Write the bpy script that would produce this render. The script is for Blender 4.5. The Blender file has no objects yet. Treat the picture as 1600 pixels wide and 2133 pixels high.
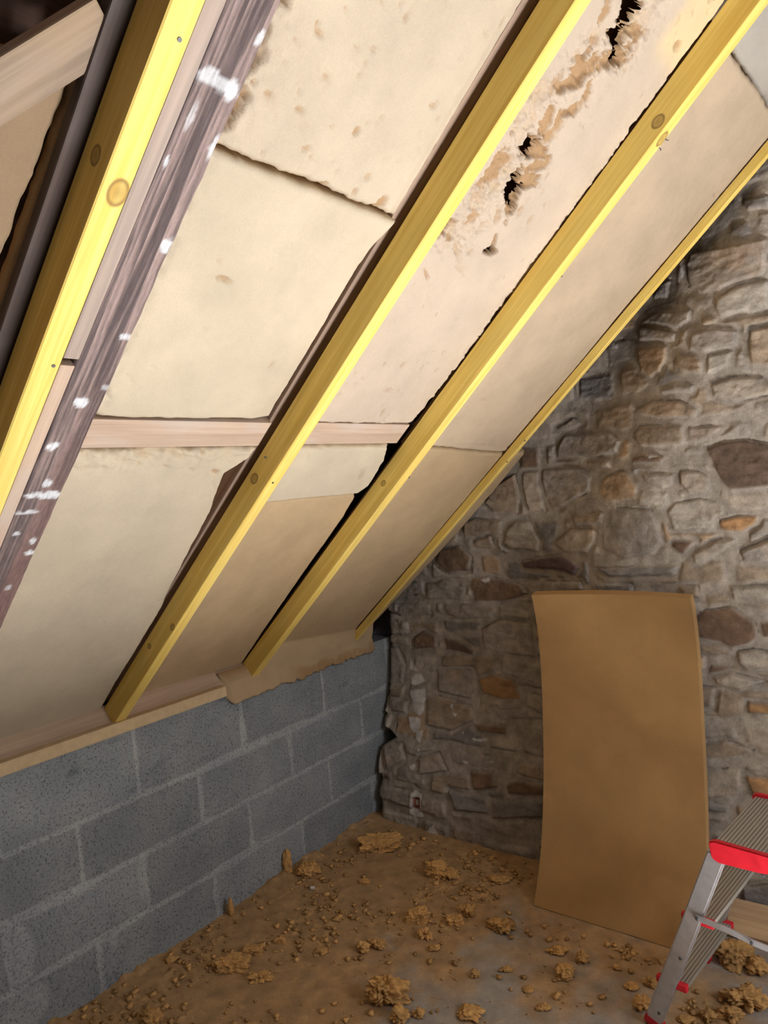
import bpy, math, random
import numpy as np
from mathutils import Matrix, Vector

# ------------------------------------------------------------------ camera, world, lights, exposure
scn = bpy.context.scene
COL = scn.collection
scn.view_settings.view_transform = 'Standard'
scn.view_settings.look = 'None'
scn.view_settings.gamma = 1.0
scn.view_settings.exposure = 0.0
scn.view_settings.use_curve_mapping = False

cam = bpy.data.cameras.new('camera')
cam.sensor_fit = 'HORIZONTAL'
cam.sensor_width = 36.0
cam.lens = 1518.75 / 1600 * 36.0
cam.clip_start = 0.02
cam_ob = bpy.data.objects.new('camera', cam)
COL.objects.link(cam_ob)
R_ = (0.78666228, 0.61092593, -0.08906164)
U_ = (0.04968837, 0.08113854, 0.99546351)
F_ = (-0.6153808, 0.78751892, -0.03347272)
cam_ob.matrix_world = Matrix(((R_[0], U_[0], -F_[0], 2.4018), (R_[1], U_[1], -F_[1], -2.7340),
                              (R_[2], U_[2], -F_[2], 1.6593), (0, 0, 0, 1)))
scn.camera = cam_ob

world = bpy.data.worlds.new('world')
scn.world = world
world.use_nodes = True
bgn = world.node_tree.nodes['Background']
bgn.inputs[0].default_value = (0.62, 0.76, 1.0, 1)
bgn.inputs[1].default_value = 0.3

def area(name, loc, target, sx, sy, power, color, spread=180):
    l = bpy.data.lights.new(name, 'AREA')
    l.shape = 'RECTANGLE'; l.size = sx; l.size_y = sy
    l.energy = power; l.color = color; l.spread = math.radians(spread)
    o = bpy.data.objects.new(name, l); COL.objects.link(o)
    o.location = loc
    d = Vector(target) - Vector(loc)
    o.rotation_euler = d.to_track_quat('-Z', 'Y').to_euler()
    return o
# added lights, sources unseen: uplight from assumed stairwell, fill from assumed roof window
area('added_uplight', (3.25, -1.30, -0.95), (2.8, -1.2, 0.5), 1.4, 1.2, 262, (1.0, 0.98, 0.96))  # added area light imitating light bounced up from below
area('assumed_roof_window_light', (4.30, -1.1, 1.98), (2.0, -1.2, 0.6), 1.0, 1.1, 36, (0.86, 0.92, 1.0))

# ------------------------------------------------------------------ traced tables (metres)
STONES = [
    ('g', [(1.66, 2.387), (1.676, 2.43), (1.785, 2.405), (1.946, 2.392), (1.934, 2.291), (1.916, 2.265), (1.823, 2.269), (1.753, 2.256), (1.707, 2.263), (1.666, 2.309)]),
    ('l', [(1.771, 2.231), (1.834, 2.253), (1.938, 2.253), (1.931, 2.156), (1.828, 2.16), (1.774, 2.159), (1.757, 2.202)]),
    ('g', [(1.441, 2.224), (1.53, 2.244), (1.677, 2.21), (1.669, 2.171), (1.604, 2.154), (1.464, 2.16)]),
    ('o', [(1.439, 2.115), (1.464, 2.124), (1.573, 2.102), (1.572, 2.057), (1.541, 2.008), (1.494, 1.992), (1.454, 2.025)]),
    ('g', [(1.668, 2.125), (1.753, 2.125), (1.83, 2.102), (1.82, 2.041), (1.717, 2.041), (1.651, 2.054)]),
    ('w', [(1.609, 2.056), (1.684, 2.041), (1.709, 2.009), (1.713, 1.969), (1.634, 1.983), (1.593, 2.018)]),
    ('l', [(1.723, 2.033), (1.808, 2.036), (1.793, 1.988), (1.718, 1.962)]),
    ('w', [(1.871, 2.094), (1.983, 2.102), (1.973, 1.944), (1.868, 1.975), (1.861, 2.039)]),
    ('b', [(1.728, 1.928), (1.802, 1.942), (1.9, 1.926), (1.942, 1.882), (1.912, 1.861), (1.802, 1.852), (1.731, 1.881)]),
    ('g', [(1.539, 1.939), (1.598, 1.949), (1.672, 1.933), (1.664, 1.908), (1.546, 1.924)]),
    ('w', [(1.428, 1.879), (1.508, 1.902), (1.616, 1.885), (1.679, 1.843), (1.671, 1.817), (1.536, 1.829), (1.46, 1.853)]),
    ('d', [(1.832, 2.474), (1.881, 2.469), (1.897, 2.419), (1.855, 2.414), (1.825, 2.443)]),
    ('g', [(1.918, 2.488), (1.98, 2.48), (1.976, 2.42), (1.921, 2.443)]),
    ('d', [(1.866, 2.552), (1.955, 2.537), (1.953, 2.494), (1.883, 2.506)]),
    ('d', [(1.593, 2.353), (1.577, 2.287), (1.515, 2.305), (1.547, 2.353)]),
    ('g', [(1.449, 2.207), (1.611, 2.142), (1.603, 2.112), (1.448, 2.149)]),
    ('b', [(1.05, 1.85), (1.138, 1.888), (1.18, 1.853), (1.091, 1.83)]),
    ('g', [(1.054, 1.77), (1.09, 1.816), (1.312, 1.799), (1.361, 1.757), (1.344, 1.714), (1.244, 1.704), (1.051, 1.726)]),
    ('w', [(1.418, 1.778), (1.449, 1.809), (1.621, 1.792), (1.624, 1.72), (1.457, 1.729)]),
    ('g', [(1.637, 1.786), (1.776, 1.769), (1.68, 1.723), (1.633, 1.728)]),
    ('n', [(1.417, 1.689), (1.475, 1.697), (1.547, 1.677), (1.537, 1.657), (1.416, 1.667)]),
    ('b', [(1.272, 1.688), (1.311, 1.687), (1.317, 1.657), (1.267, 1.663)]),
    ('N', [(1.694, 1.696), (1.757, 1.718), (1.831, 1.718), (1.916, 1.689), (1.906, 1.544), (1.767, 1.538), (1.74, 1.577)]),
    ('b', [(0.876, 1.672), (0.954, 1.67), (0.956, 1.63), (0.963, 1.499), (0.888, 1.492), (0.868, 1.585)]),
    ('g', [(0.971, 1.674), (1.082, 1.679), (1.175, 1.667), (1.215, 1.622), (1.209, 1.566), (1.077, 1.514), (1.016, 1.492), (0.977, 1.548), (0.966, 1.619)]),
    ('o', [(1.255, 1.564), (1.278, 1.618), (1.364, 1.64), (1.395, 1.633), (1.432, 1.574), (1.421, 1.53), (1.288, 1.522)]),
    ('g', [(1.444, 1.621), (1.584, 1.614), (1.573, 1.573), (1.53, 1.559), (1.471, 1.589)]),
    ('b', [(1.596, 1.618), (1.665, 1.616), (1.698, 1.588), (1.706, 1.538), (1.627, 1.535), (1.597, 1.571)]),
    ('l', [(1.54, 1.472), (1.568, 1.505), (1.665, 1.512), (1.741, 1.491), (1.746, 1.445), (1.712, 1.397), (1.56, 1.402)]),
    ('O', [(1.726, 1.43), (1.791, 1.443), (1.857, 1.444), (1.848, 1.416), (1.802, 1.386), (1.727, 1.392)]),
    ('g', [(1.287, 1.445), (1.33, 1.498), (1.482, 1.484), (1.503, 1.422), (1.515, 1.352), (1.477, 1.309), (1.361, 1.292), (1.268, 1.336), (1.275, 1.4)]),
    ('w', [(1.113, 1.465), (1.276, 1.481), (1.265, 1.436), (1.125, 1.427)]),
    ('b', [(1.013, 1.35), (1.101, 1.408), (1.231, 1.413), (1.236, 1.363), (1.196, 1.316), (1.076, 1.313)]),
    ('b', [(0.749, 1.352), (0.772, 1.414), (0.816, 1.449), (0.884, 1.451), (0.938, 1.359), (0.924, 1.309), (0.781, 1.325)]),
    ('p', [(0.835, 1.267), (1.013, 1.296), (1.076, 1.294), (1.155, 1.255), (1.125, 1.221), (1.051, 1.235), (0.846, 1.236)]),
    ('n', [(0.545, 1.137), (0.562, 1.187), (0.65, 1.193), (0.817, 1.164), (0.868, 1.126), (0.749, 1.088), (0.564, 1.072)]),
    ('g', [(0.282, 1.156), (0.393, 1.18), (0.519, 1.137), (0.488, 1.081), (0.287, 1.076)]),
    ('g', [(0.379, 1.045), (0.499, 1.059), (0.683, 1.032), (0.654, 0.988), (0.4, 0.989)]),
    ('w', [(0.714, 1.617), (0.836, 1.67), (0.849, 1.556), (0.831, 1.484), (0.703, 1.501), (0.659, 1.546)]),
    ('w', [(0.546, 1.465), (0.603, 1.474), (0.747, 1.457), (0.741, 1.394), (0.544, 1.389)]),
    ('w', [(0.592, 1.366), (0.681, 1.39), (0.699, 1.331), (0.602, 1.333)]),
    ('n', [(0.396, 1.337), (0.515, 1.346), (0.572, 1.29), (0.553, 1.225), (0.423, 1.214), (0.362, 1.27)]),
    ('d', [(1.228, 1.253), (1.395, 1.261), (1.567, 1.265), (1.556, 1.23), (1.299, 1.219)]),
    ('g', [(0.948, 1.181), (1.16, 1.195), (1.171, 1.159), (0.948, 1.132)]),
    ('d', [(1.226, 1.189), (1.39, 1.194), (1.396, 1.158), (1.245, 1.149)]),
    ('n', [(1.547, 1.342), (1.565, 1.359), (1.638, 1.357), (1.586, 1.307)]),
    ('b', [(1.619, 1.307), (1.717, 1.355), (1.793, 1.361), (1.729, 1.314), (1.632, 1.273)]),
    ('g', [(1.79, 1.313), (1.91, 1.374), (1.903, 1.271), (1.802, 1.28)]),
    ('w', [(1.569, 1.187), (1.635, 1.192), (1.639, 1.146), (1.574, 1.135)]),
    ('l', [(1.744, 1.189), (1.898, 1.191), (1.895, 1.143), (1.756, 1.14)]),
    ('n', [(1.603, 1.065), (1.654, 1.099), (1.742, 1.113), (1.822, 1.058), (1.825, 1.005), (1.796, 0.981), (1.739, 0.962), (1.697, 0.982), (1.601, 0.993)]),
    ('o', [(1.601, 0.936), (1.642, 0.923), (1.638, 0.875), (1.596, 0.864)]),
    ('l', [(1.752, 0.947), (1.816, 0.963), (1.876, 0.948), (1.873, 0.902), (1.783, 0.88), (1.749, 0.908)]),
    ('l', [(1.666, 0.846), (1.732, 0.868), (1.843, 0.847), (1.757, 0.808), (1.679, 0.816)]),
    ('w', [(1.604, 0.809), (1.671, 0.807), (1.66, 0.736), (1.6, 0.729)]),
    ('O', [(1.779, 0.765), (1.865, 0.767), (1.863, 0.729), (1.781, 0.727)]),
    ('w', [(1.609, 0.598), (1.698, 0.618), (1.789, 0.594), (1.724, 0.562), (1.607, 0.544)]),
    ('b', [(1.605, 0.49), (1.744, 0.527), (1.741, 0.43), (1.609, 0.391)]),
    ('O', [(1.757, 0.5), (1.853, 0.509), (1.851, 0.443), (1.782, 0.431)]),
    ('d', [(1.616, 0.377), (1.703, 0.379), (1.688, 0.354), (1.622, 0.348)]),
    ('d', [(1.726, 0.1), (1.837, 0.137), (1.83, 0.008), (1.733, -0.006)]),
    ('g', [(0.376, 1.051), (0.553, 1.056), (0.67, 1.033), (0.647, 0.998), (0.475, 0.982), (0.403, 0.997)]),
    ('n', [(0.169, 0.867), (0.242, 0.917), (0.317, 0.893), (0.313, 0.83), (0.19, 0.822)]),
    ('N', [(0.37, 0.887), (0.454, 0.874), (0.534, 0.835), (0.533, 0.81), (0.378, 0.834)]),
    ('g', [(0.582, 0.934), (0.695, 0.991), (0.868, 0.988), (0.874, 0.833), (0.691, 0.829), (0.594, 0.848)]),
    ('g', [(-0.134, 0.801), (0.074, 0.824), (0.124, 0.727), (0.109, 0.647), (-0.09, 0.612), (-0.141, 0.707)]),
    ('g', [(0.326, 0.726), (0.534, 0.742), (0.561, 0.646), (0.524, 0.611), (0.335, 0.625)]),
    ('O', [(0.566, 0.704), (0.634, 0.726), (0.751, 0.712), (0.796, 0.633), (0.69, 0.62), (0.591, 0.641)]),
    ('w', [(0.28, 0.587), (0.359, 0.603), (0.529, 0.572), (0.556, 0.52), (0.443, 0.46), (0.299, 0.467)]),
    ('g', [(0.646, 0.576), (0.839, 0.594), (0.92, 0.571), (0.699, 0.536)]),
    ('n', [(0.558, 0.505), (0.729, 0.517), (0.734, 0.481), (0.591, 0.478)]),
    ('g', [(0.274, 0.328), (0.376, 0.358), (0.437, 0.289), (0.284, 0.25)]),
    ('n', [(0.564, 0.308), (0.678, 0.318), (0.712, 0.264), (0.592, 0.229)]),
    ('n', [(0.752, 0.278), (0.801, 0.302), (0.937, 0.313), (0.938, 0.27), (0.769, 0.245)]),
    ('l', [(-0.018, 0.303), (0.037, 0.328), (0.053, 0.222), (0.021, 0.191)]),
    ('g', [(0.044, 0.353), (0.156, 0.368), (0.19, 0.3), (0.086, 0.235)]),
    ('d', [(0.689, 0.201), (0.939, 0.249), (0.94, 0.184), (0.701, 0.128)]),
    ('d', [(0.455, 0.206), (0.669, 0.213), (0.672, 0.145), (0.5, 0.128)]),
    ('g', [(0.052, 0.556), (0.166, 0.567), (0.154, 0.507), (0.073, 0.507)]),
    ('g', [(-0.086, 0.586), (0.023, 0.587), (0.04, 0.495), (-0.045, 0.503)]),
]
PLASTER = [
    [(0.115, 0.958), (0.161, 0.955), (0.161, 0.902), (0.119, 0.894)],
    [(0.146, 0.792), (0.162, 0.757), (0.199, 0.711), (0.148, 0.716)],
    [(0.157, 0.677), (0.217, 0.7), (0.246, 0.659), (0.19, 0.637), (0.161, 0.643)],
    [(0.162, 0.616), (0.261, 0.627), (0.266, 0.536), (0.244, 0.505), (0.196, 0.524)],
    [(0.179, 0.494), (0.251, 0.497), (0.253, 0.453), (0.214, 0.424), (0.186, 0.453)],
    [(0.228, 0.438), (0.271, 0.439), (0.264, 0.386), (0.241, 0.395)],
    [(0.236, 0.152), (0.264, 0.174), (0.298, 0.155), (0.309, 0.062), (0.261, 0.048), (0.234, 0.059)],
    [(0.301, -0.041), (0.377, 0.042), (0.405, -0.008), (0.309, -0.066)],
    [(0.077, 1.042), (0.113, 1.048), (0.097, 1.014), (0.071, 1.018)],
    [(0.61, 1.179), (0.651, 1.19), (0.666, 1.181), (0.638, 1.164)],
    [(0.225, 0.289), (0.252, 0.289), (0.246, 0.256), (0.228, 0.261)],
    [(0.424, 0.575), (0.446, 0.581), (0.439, 0.554), (0.424, 0.561)],
    [(0.442, 0.539), (0.473, 0.538), (0.454, 0.524)],
    [(0.494, 0.459), (0.513, 0.465), (0.51, 0.453)],
    [(0.556, 0.447), (0.643, 0.45), (0.639, 0.44), (0.587, 0.436)],
    [(0.51, 0.346), (0.546, 0.339), (0.537, 0.331)],
    [(0.645, 0.357), (0.682, 0.363), (0.665, 0.353)],
    [(-0.087, 0.559), (-0.067, 0.553), (-0.051, 0.502), (-0.077, 0.508)],
    [(0.152, 0.866), (0.161, 0.866), (0.159, 0.825), (0.15, 0.819)],
    [(0.257, 0.365), (0.273, 0.364), (0.27, 0.335)],
    [(1.635, 2.392), (1.653, 2.396), (1.652, 2.355), (1.622, 2.329), (1.616, 2.353)],
    [(1.325, 2.162), (1.354, 2.16), (1.35, 2.142), (1.326, 2.145)],
    [(1.475, 1.691), (1.521, 1.684), (1.498, 1.678)],
    [(0.961, 1.745), (0.979, 1.738), (0.97, 1.731)],
    [(1.613, 0.61), (1.628, 0.608), (1.624, 0.596)],
]
BRICK_SPOT = [(0.253, 0.13), (0.283, 0.136), (0.294, 0.101), (0.251, 0.088)]
CRATERS_TORN = [
    (2.549,-0.982,0.0440,-0.0440,0.0090,0.0320,0.04),
    (2.597,-1.016,0.0280,-0.0390,0.0100,0.0250,0.06),
    (2.513,-0.945,0.0350,0.0230,0.0000,0.0370,0.022),
    (2.441,-1.04,0.0300,-0.0050,0.0040,0.0290,0.022),
    (2.409,-1.042,0.0200,0.0230,-0.0040,0.0210,0.018),
    (2.547,-1.093,0.0180,-0.0180,0.0050,0.0120,0.012),
    (2.468,-1.015,0.0190,-0.0150,0.0040,0.0140,0.016),
    (2.316,-1.048,0.0320,-0.0100,0.0020,0.0150,0.014),
    (2.336,-1.01,0.0180,-0.0150,0.0020,0.0120,0.012),
    (2.366,-0.987,0.0180,0.0220,-0.0040,0.0150,0.018),
    (2.417,-0.961,0.0210,-0.0210,0.0030,0.0130,0.014),
    (2.302,-1.0,0.0290,0.0050,0.0000,0.0130,0.01),
    (2.256,-1.045,0.0250,0.0010,0.0000,0.0280,0.045),
    (2.255,-0.999,0.0080,0.0490,-0.0120,0.0090,0.02),
    (2.223,-0.968,0.0200,0.0280,-0.0050,0.0160,0.014),
    (2.164,-1.118,0.0420,0.0090,-0.0030,0.0290,0.014),
    (2.151,-0.987,0.0350,-0.0230,0.0030,0.0270,0.045),
    (2.184,-0.967,0.0220,0.0290,-0.0080,0.0240,0.018),
    (2.122,-0.969,0.0350,-0.0200,0.0010,0.0140,0.02),
    (1.99,-0.921,0.0000,0.0250,-0.0110,0.0050,0.04),
    (2.022,-0.938,0.0200,-0.0140,0.0010,0.0090,0.012),
    (1.995,-1.164,0.0230,0.0190,-0.0060,0.0170,0.022),
    (2.048,-1.087,0.0190,0.0080,-0.0030,0.0150,0.01),
    (2.086,-1.208,0.0320,0.0220,-0.0040,0.0180,0.008),
    (2.101,-1.113,0.0300,0.0120,-0.0030,0.0190,0.006),
    (1.977,-1.123,0.0100,0.0070,-0.0030,0.0100,0.012),
    (1.963,-1.063,-0.0240,0.0360,-0.0030,-0.0080,0.006),
    (1.877,-1.126,-0.0110,0.0180,-0.0020,-0.0040,0.008),
    (2.198,-1.089,0.0160,0.0100,-0.0020,0.0140,0.008),
    (2.385,-1.098,0.0190,-0.0030,0.0010,0.0160,0.008),
    (2.623,-0.848,0.0200,-0.0040,0.0020,0.0130,0.003),
    (2.627,-0.742,0.0110,-0.0020,0.0030,0.0130,0.008),
    (2.563,-1.01,0.0130,0.0050,0.0010,0.0170,0.018),
    (2.494,-1.06,0.0170,0.0050,0.0010,0.0160,0.01),
    (1.918,-1.001,-0.0030,0.0230,-0.0060,0.0010,0.005),
    (2.081,-0.99,0.0210,-0.0060,0.0000,0.0110,0.008),
    (2.115,-0.915,0.0160,-0.0050,0.0000,0.0100,0.008),
    (2.105,-0.844,0.0140,-0.0050,0.0000,0.0100,0.006),
    (1.498,-0.953,-0.0020,0.0220,-0.0070,0.0040,0.006),
    (1.51,-1.121,-0.0040,0.0140,-0.0040,0.0000,0.005),
    (2.044,-1.022,0.0180,0.0140,-0.0030,0.0130,0.006),
    (2.395,-0.963,0.0160,-0.0030,0.0010,0.0110,0.009),
    (2.578,-0.927,0.0140,0.0180,-0.0030,0.0220,0.014),
]
CRATERS_UPPER = [
    (1.737,-1.719,-0.0020,0.0190,-0.0060,0.0010,0.008),
    (2.106,-1.592,0.0100,0.0050,-0.0020,0.0070,0.01),
    (2.15,-1.55,0.0090,0.0020,0.0000,0.0070,0.006),
    (2.135,-1.555,0.0070,0.0030,-0.0010,0.0050,0.006),
    (2.128,-1.577,0.0060,0.0030,-0.0010,0.0050,0.005),
    (2.069,-1.717,0.0000,0.0090,-0.0030,0.0010,0.004),
    (2.144,-1.716,0.0120,0.0070,-0.0010,0.0040,0.004),
    (1.987,-1.603,0.0080,0.0100,-0.0040,0.0060,0.01),
    (1.998,-1.512,0.0100,-0.0020,0.0000,0.0070,0.008),
    (1.996,-1.417,0.0180,-0.0020,0.0000,0.0130,0.01),
    (2.023,-1.589,0.0060,0.0040,-0.0020,0.0060,0.005),
    (2.238,-1.65,0.0060,0.0020,0.0000,0.0050,0.006),
    (2.192,-1.653,0.0050,0.0010,-0.0010,0.0040,0.006),
    (2.226,-1.591,0.0080,-0.0010,0.0010,0.0040,0.003),
    (2.082,-1.808,0.0000,0.0090,-0.0040,0.0000,0.005),
    (2.078,-1.717,-0.0010,0.0090,-0.0030,0.0000,0.004),
    (2.036,-1.613,0.0060,0.0000,0.0000,0.0040,0.005),
    (2.083,-1.484,0.0060,0.0030,-0.0010,0.0060,0.005),
    (2.037,-1.5,0.0060,0.0030,-0.0020,0.0060,0.006),
    (1.987,-1.648,0.0080,0.0010,0.0000,0.0040,0.003),
    (1.999,-1.682,0.0060,0.0010,-0.0010,0.0040,0.003),
    (1.787,-1.62,0.0060,0.0000,-0.0010,0.0040,0.004),
    (1.507,-1.791,-0.0060,0.0130,-0.0050,-0.0010,0.004),
    (1.477,-1.837,-0.0090,0.0130,-0.0050,-0.0020,0.004),
    (1.773,-1.75,-0.0030,0.0050,-0.0030,-0.0020,0.005),
    (1.538,-1.461,0.0100,0.0020,-0.0020,0.0050,0.005),
    (1.612,-1.707,-0.0050,0.0090,-0.0070,-0.0040,0.003),
    (1.976,-1.813,-0.0010,0.0070,-0.0030,-0.0010,0.008),
    (2.371,-1.549,0.0120,0.0000,0.0000,0.0070,0.003),
]
CRATERS_LOWER = [
    (1.286,-1.676,-0.0040,0.0310,-0.0060,0.0020,0.008),
    (1.268,-1.554,0.0050,0.0360,-0.0100,0.0060,0.008),
    (1.251,-1.523,-0.0040,0.0130,-0.0080,0.0020,0.008),
    (1.209,-1.621,-0.0070,0.0110,-0.0050,-0.0010,0.006),
    (1.191,-1.531,-0.0070,0.0110,-0.0050,-0.0010,0.006),
    (1.178,-1.445,-0.0040,0.0120,-0.0070,0.0020,0.008),
    (1.247,-1.699,-0.0050,0.0230,-0.0090,0.0020,0.006),
    (1.237,-1.753,-0.0140,0.0310,-0.0120,0.0010,0.004),
    (1.212,-1.793,-0.0030,0.0080,-0.0060,0.0000,0.004),
    (1.219,-1.7,-0.0090,0.0140,-0.0070,-0.0010,0.006),
    (1.245,-1.601,-0.0080,0.0290,-0.0100,0.0020,0.005),
    (1.27,-1.462,-0.0060,0.0360,-0.0050,0.0020,0.008),
    (1.274,-1.389,-0.0040,0.0160,-0.0070,0.0020,0.006),
    (1.258,-1.636,-0.0010,0.0580,-0.0040,0.0020,0.006),
    (1.131,-1.429,-0.0200,0.0160,-0.0010,-0.0040,0.003),
    (0.601,-1.344,0.0000,0.0280,-0.0080,0.0050,0.005),
    (1.214,-1.835,0.0040,0.0220,-0.0120,0.0050,0.004),
    (0.561,-1.549,-0.0080,0.0090,-0.0040,0.0000,0.004),
]
CRATERS_PALE = [
    (1.27,-1.121,-0.0040,0.0330,-0.0070,0.0050,0.006),
    (1.269,-1.022,0.0000,0.0230,-0.0080,0.0060,0.004),
    (0.979,-0.915,-0.0060,0.0120,-0.0060,0.0000,0.005),
    (1.019,-1.176,-0.0100,0.0140,-0.0050,-0.0020,0.008),
    (1.241,-1.132,0.0240,-0.0100,-0.0010,0.0050,0.003),
    (1.131,-0.788,0.0280,-0.0070,-0.0050,0.0140,0.005),
    (0.896,-1.16,-0.0210,0.0170,-0.0010,-0.0030,0.003),
    (0.936,-1.094,-0.0200,0.0170,0.0000,-0.0040,0.003),
]
CRATERS_THIRD = [
    (1.491,-0.382,0.0070,0.0090,-0.0050,0.0120,0.005),
    (1.474,-0.519,0.0050,0.0200,-0.0040,0.0060,0.003),
    (1.454,-0.455,-0.0130,0.0250,-0.0020,-0.0030,0.004),
    (1.241,-0.383,-0.0210,0.0290,-0.0010,-0.0050,0.005),
    (1.286,-0.183,0.0040,0.1530,-0.0040,0.0050,0.003),
    (1.286,0.103,-0.0020,0.1380,-0.0060,0.0070,0.005),
]
CHUNKS = [
    (0.227,-0.205,0.159,0.48,0.57,'flat broken slab of tan insulation lying in the far corner of the floor'),
    (0.013,-0.592,0.058,0.50,1.46,'upright tan insulation chunk leaning against the block wall, left of its neighbour'),
    (0.099,-0.545,0.091,0.50,0.76,'rounded tan insulation chunk just right of the one against the block wall'),
    (0.594,-0.288,0.091,0.49,0.77,'left half of the pair of chunks in front of the stone wall base'),
    (0.651,-0.272,0.073,0.50,0.67,'right half of the pair of chunks in front of the stone wall base'),
    (0.859,-0.196,0.086,0.49,0.55,'dim flat chunk in the shade left of the leaning board foot'),
    (0.714,-0.586,0.074,0.52,0.70,'square-edged pale insulation chunk in the middle of the floor'),
    (0.842,-0.529,0.062,0.52,0.59,'low oblong chunk right of the square-edged chunk'),
    (0.861,-0.465,0.051,0.51,1.00,'lumpy tuft directly behind the low oblong chunk mid-floor'),
    (1.016,-0.476,0.081,0.51,0.52,'wide crumbly tuft left of the leaning board bottom corner'),
    (0.296,-1.148,0.125,0.53,0.37,'long bread-shaped piece of insulation in the left foreground'),
    (0.289,-1.045,0.070,0.52,0.47,'flat chunk touching the far end of the long bread-shaped piece'),
    (0.344,-0.957,0.037,0.51,0.70,'small pale pebble-like chunk beyond the long bread-shaped piece'),
    (0.646,-0.837,0.043,0.52,0.83,'left crumb tuft of the short row in the floor centre'),
    (0.686,-0.795,0.053,0.51,0.73,'right crumb tuft of the short row in the floor centre'),
    (0.795,-0.659,0.039,0.53,0.91,'small tuft just in front of the square-edged pale chunk'),
    (1.064,-0.754,0.029,0.54,0.94,'small bright yellow nugget right of the big fluffy heap'),
    (1.003,-0.997,0.030,0.57,1.00,'small bright yellow nugget at the foot of the big fluffy heap'),
    (0.873,-0.995,0.110,0.53,0.94,'big fluffy heap of torn insulation at the bottom centre'),
    (0.966,-1.049,0.054,0.55,0.94,'fluffy lump at the front edge of the big heap'),
    (1.140,-0.911,0.074,0.54,0.60,'ragged flat tuft at the bottom, right of the big heap'),
    (1.139,-0.669,0.039,0.51,0.58,'thin flake between the floor centre and the leaning board'),
    (0.514,-0.916,0.043,0.54,0.67,'brownish flake left of the floor centre row'),
    (0.273,-1.464,0.075,0.55,0.65,'crumbly mound at the bottom left by the block wall foot'),
    (0.435,-1.137,0.058,0.54,0.53,'loose double tuft in front of the long bread-shaped piece'),
    (0.034,-0.932,0.033,0.50,1.88,'thin upright shred standing at the foot of the block wall'),
    (1.241,-0.504,0.055,0.51,0.53,'left tuft of the cluster in front of the leaning board'),
    (1.332,-0.501,0.044,0.52,1.07,'tallest tuft of the cluster in front of the leaning board'),
    (1.320,-0.594,0.068,0.52,0.59,'front tuft of the cluster before the leaning board'),
    (1.449,-0.485,0.028,0.53,0.78,'small crumb between the board cluster and the ladder'),
    (1.519,-0.545,0.044,0.52,0.87,'ring-like torn flake left of the ladder leg'),
    (1.568,-0.504,0.042,0.53,0.86,'tuft touching the left side of the ladder leg'),
    (1.575,-0.613,0.049,0.54,0.82,'pointed yellow tuft left of the ladder foot'),
    (1.320,-0.769,0.037,0.54,0.69,'lone flake at the bottom, between big heap and ladder'),
    (1.754,-0.250,0.105,0.53,0.63,'fluffy heap behind the ladder, under the wooden plank'),
    (1.832,-0.270,0.070,0.52,0.75,'fluffy lump at the right frame edge behind the ladder'),
    (1.833,-0.443,0.105,0.54,0.58,'wide torn tuft at the right edge in front of the ladder'),
    (1.806,-0.527,0.069,0.54,0.60,'low tuft in the bottom right corner region'),
    (1.754,-0.561,0.046,0.55,0.65,'small tuft right of the ladder foot at the bottom edge'),
    (1.700,-0.601,0.041,0.54,0.60,'flake closest to the ladder foot on its right'),
    (0.360,-0.480,0.042,0.50,0.60,'small crumb in front of the corner slab'),
    (0.065,-1.246,0.042,0.53,0.64,'little crumb along the block wall foot at the left'),
    (0.866,-0.704,0.035,0.54,0.70,'small crumb in front of the floor centre, below the small tuft'),
    (1.243,-0.723,0.034,0.53,0.64,'little flake below the cluster before the leaning board'),
]
CHIP = (0.196,-0.628)
STONE_EDGE = [(0.003, 0.043), (0.124, 0.025), (0.184, 0.034), (0.304, -0.02), (0.353, 0.044), (0.386, 0.097), (0.476, -0.054), (0.585, -0.098), (0.655, -0.109), (0.821, -0.148)]
# ------------------------------------------------------------------ helpers
TH = 0.7237
CT, ST_ = math.cos(TH), math.sin(TH)
EAVE = 0.8995
def SL(s, y, n):
    """slope coordinates: s up the slope, y along the eave, n out through the roof -> world"""
    return np.stack([s * CT - n * ST_, y + 0 * s, EAVE + s * ST_ + n * CT], -1)
SLOPE_M = Matrix(((CT, 0, -ST_, 0), (0, 1, 0, 0), (ST_, 0, CT, EAVE), (0, 0, 0, 1)))

def hsh(ix, iy, seed):
    n = (ix.astype(np.int64) * 374761393 + iy.astype(np.int64) * 668265263 + seed * 974711) & 0xffffffff
    n = ((n ^ (n >> 13)) * 1274126177) & 0xffffffff
    n = (n ^ (n >> 16)) & 0xffff
    return n / 65535.0
def vn(x, y, seed=0):
    x = np.asarray(x, float); y = np.asarray(y, float)
    x, y = np.broadcast_arrays(x, y)
    ix = np.floor(x); iy = np.floor(y); fx = x - ix; fy = y - iy
    fx = fx * fx * (3 - 2 * fx); fy = fy * fy * (3 - 2 * fy)
    a = hsh(ix, iy, seed); b = hsh(ix + 1, iy, seed); c = hsh(ix, iy + 1, seed); d = hsh(ix + 1, iy + 1, seed)
    return (a + (b - a) * fx) * (1 - fy) + (c + (d - c) * fx) * fy
def fbm(x, y, seed=0, o=4, g=0.5):
    s = 0; a = 1; t = 0
    for k in range(o):
        s = s + a * vn(x * 2 ** k, y * 2 ** k, seed + k * 17); t += a; a *= g
    return s / t * 2 - 1
def ss(x, a, b):
    t = np.clip((np.asarray(x, float) - a) / (b - a), 0, 1)
    return t * t * (3 - 2 * t)
def mix(a, b, t):
    return a + (b - a) * t
def interp(tab, x):
    xs, ys = zip(*tab)
    return np.interp(x, xs, ys)

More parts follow.
